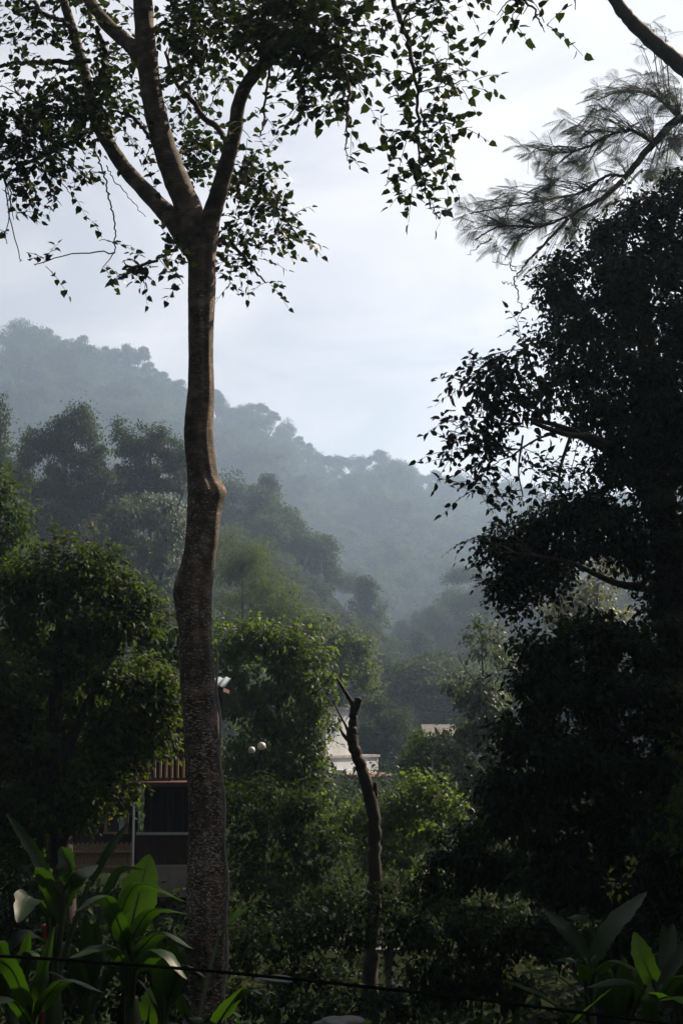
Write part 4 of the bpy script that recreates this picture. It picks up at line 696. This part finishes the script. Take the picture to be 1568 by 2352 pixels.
def rock(label, u, v, Y, r):
    p = at(u, v, Y); th, ph = np.meshgrid(np.linspace(.02, np.pi-.02, 16), np.linspace(0, 2*np.pi, 24, endpoint=False), indexing='ij'); d = np.stack([np.sin(th)*np.cos(ph), np.sin(th)*np.sin(ph), np.cos(th)], -1)
    k = 1 + .16*np.sin(d[..., 0:1]*4+u)*np.cos(d[..., 1:2]*3) + .1*np.sin(d[..., 2:3]*7+d[..., 0:1]*5); V = (p + d*k*np.array(r)).reshape(-1, 3); i, j = np.meshgrid(np.arange(15), np.arange(24), indexing='ij'); kk = (j+1) % 24
    m = MB(); m.add(V, np.stack([i*24+j, (i+1)*24+j, (i+1)*24+kk, i*24+kk], -1).reshape(-1, 4), 0, True); tag(m.build('rock', M['rock'], None, p), label, 'rock', 'rocks at the bottom')
rock('pale grey boulder cut by the bottom edge in the middle', 785, 2352, 13.5, (.22, .2, .06)); rock('flat grey stone right of the trunk foot', 630, 2250, 14.5, (.2, .16, .035))
def post():
    Y = 12.6; p = at(115, 2130, Y); b0 = p.copy(); b0[2] = hz(p[0], Y); m = MB(); h = p[2]-b0[2]; m.box((p[0], Y, b0[2]+h/2-.1), (.09, .09, h+.2), 0); m.box((p[0], Y, p[2]+.012), (.12, .12, .024), 0)
    tag(m.build('red_post', M['red'], None, b0), 'faded red post among the banana leaves at lower left', 'post')
post()
# undergrowth covering the ground
def undergrowth():
    mb = MB(); n = 60000; y = np.concatenate([rng.uniform(7, 62, 30000), rng.uniform(55, 260, 30000)]); s = rng.uniform(-.30, .30, n); x = s*y; z = height(x, y); P = np.stack([x, y, z + rng.random(n)**2*np.where(y > 58, 1.2, .7) + .02], 1)
    leaves(mb, P, runit(n) + np.array([0, -.2, -.2]), np.array([0, -.1, .9]) + runit(n)*.6, rng.uniform(.08, .22, n)*np.where(y > 125, 4.0, np.where(y > 58, 1.7, 1)), LEAF, 0); return tag(mb.build('undergrowth', M['shrub']), 'dark leafy ground cover in the valley', 'ground cover', kind='stuff')
undergrowth()
# ------------------------------------------------------------------ haze
HAZE_DENS = .00036
def haze():
    m, nt, o = mat_new('valley_haze'); p = N(nt, 'ShaderNodeVolumePrincipled'); p.inputs['Density'].default_value = HAZE_DENS; p.inputs['Density Attribute'].default_value = ''
    p.inputs['Color'].default_value = (.51, .70, 1.0, 1); p.inputs['Anisotropy'].default_value = .35; nt.links.new(p.outputs[0], o.inputs['Volume'])
    b = MB(); top = max(max((o.matrix_basis @ Vector(c)).z for c in o.bound_box) for o in sc.objects if o.type == 'MESH'); z0, z1 = -14.0, top + 6.0; print('haze top', z1); b.box((0, 1250, (z0+z1)/2), (3100, 2760, z1-z0), 0); tag(b.build('haze', m), 'thin blue morning haze filling the valley', 'haze', kind='stuff')
haze()
# ------------------------------------------------------------------ sky, sun, camera
w = bpy.data.worlds.new('World'); sc.world = w; w.use_nodes = True; nt = w.node_tree; nt.nodes.clear(); L = nt.links
sky = N(nt, 'ShaderNodeTexSky', sky_type='NISHITA', sun_disc=False, sun_elevation=SUN_EL, sun_rotation=SUN_AZ, air_density=1.0, dust_density=2.0, ozone_density=1.0)
tc = N(nt, 'ShaderNodeTexCoord'); sp = N(nt, 'ShaderNodeSeparateXYZ'); L.new(tc.outputs['Generated'], sp.inputs[0])
zz = N(nt, 'ShaderNodeMath', operation='MAXIMUM'); L.new(sp.outputs[2], zz.inputs[0]); zz.inputs[1].default_value = 0.0
za = N(nt, 'ShaderNodeMath', operation='ADD'); L.new(zz.outputs[0], za.inputs[0]); za.inputs[1].default_value = .22
dv = N(nt, 'ShaderNodeVectorMath', operation='DIVIDE'); cb = N(nt, 'ShaderNodeCombineXYZ')
for i in range(3): L.new(za.outputs[0], cb.inputs[i])
L.new(tc.outputs['Generated'], dv.inputs[0]); L.new(cb.outputs[0], dv.inputs[1])
ns = N(nt, 'ShaderNodeTexNoise', Scale=2.6, Detail=9.0, Roughness=.58, Distortion=.6); L.new(dv.outputs[0], ns.inputs['Vector'])
cm = ramp(nt, [(.38, (.6, .6, .6)), (.6, (1, 1, 1))]); L.new(ns.outputs[0], cm.inputs[0])
dt = N(nt, 'ShaderNodeVectorMath', operation='DOT_PRODUCT'); L.new(tc.outputs['Generated'], dt.inputs[0]); dt.inputs[1].default_value = tuple(SUN)
mr = N(nt, 'ShaderNodeMapRange'); L.new(dt.outputs['Value'], mr.inputs[0])
for k, v in zip((1, 2, 3, 4), (-.35, .75, .05, .73)): mr.inputs[k].default_value = v
cc = N(nt, 'ShaderNodeVectorMath', operation='SCALE'); cc.inputs[0].default_value = (10.7, 10.3, 10.5); L.new(mr.outputs[0], cc.inputs['Scale'])
sk = N(nt, 'ShaderNodeVectorMath', operation='SCALE'); L.new(sky.outputs[0], sk.inputs[0]); L.new(mr.outputs[0], sk.inputs['Scale'])
mx = N(nt, 'ShaderNodeMixRGB'); L.new(cm.outputs[0], mx.inputs[0]); L.new(sk.outputs[0], mx.inputs[1]); L.new(cc.outputs[0], mx.inputs[2])
bg = N(nt, 'ShaderNodeBackground', Strength=.05); L.new(mx.outputs[0], bg.inputs[0]); ow = N(nt, 'ShaderNodeOutputWorld'); L.new(bg.outputs[0], ow.inputs[0])
ld = bpy.data.lights.new('sun', 'SUN'); ld.energy = 5.0; ld.angle = math.radians(.5); ld.color = (1, .82, .61); lo = bpy.data.objects.new('sun', ld); C.objects.link(lo); lo.rotation_euler = Vector(SUN).to_track_quat('Z', 'Y').to_euler(); lo.location = (40, 40, 60)
cd = bpy.data.cameras.new('camera'); cd.sensor_fit = 'VERTICAL'; cd.sensor_height = 36; cd.lens = 50; cd.clip_start = .1; cd.clip_end = 6000
co = bpy.data.objects.new('camera', cd); C.objects.link(co); co.location = CAM; co.rotation_euler = (math.pi/2 + PITCH, 0, 0); sc.camera = co
sc.view_settings.view_transform = 'Standard'; sc.view_settings.look = 'None'; sc.view_settings.exposure = 1.3; sc.view_settings.gamma = 1
cy = sc.cycles; cy.max_bounces = 6; cy.diffuse_bounces = 3; cy.glossy_bounces = 2; cy.transmission_bounces = 3; cy.volume_bounces = 1; cy.transparent_max_bounces = 4; cy.use_denoising = True; cy.sample_clamp_indirect = 4
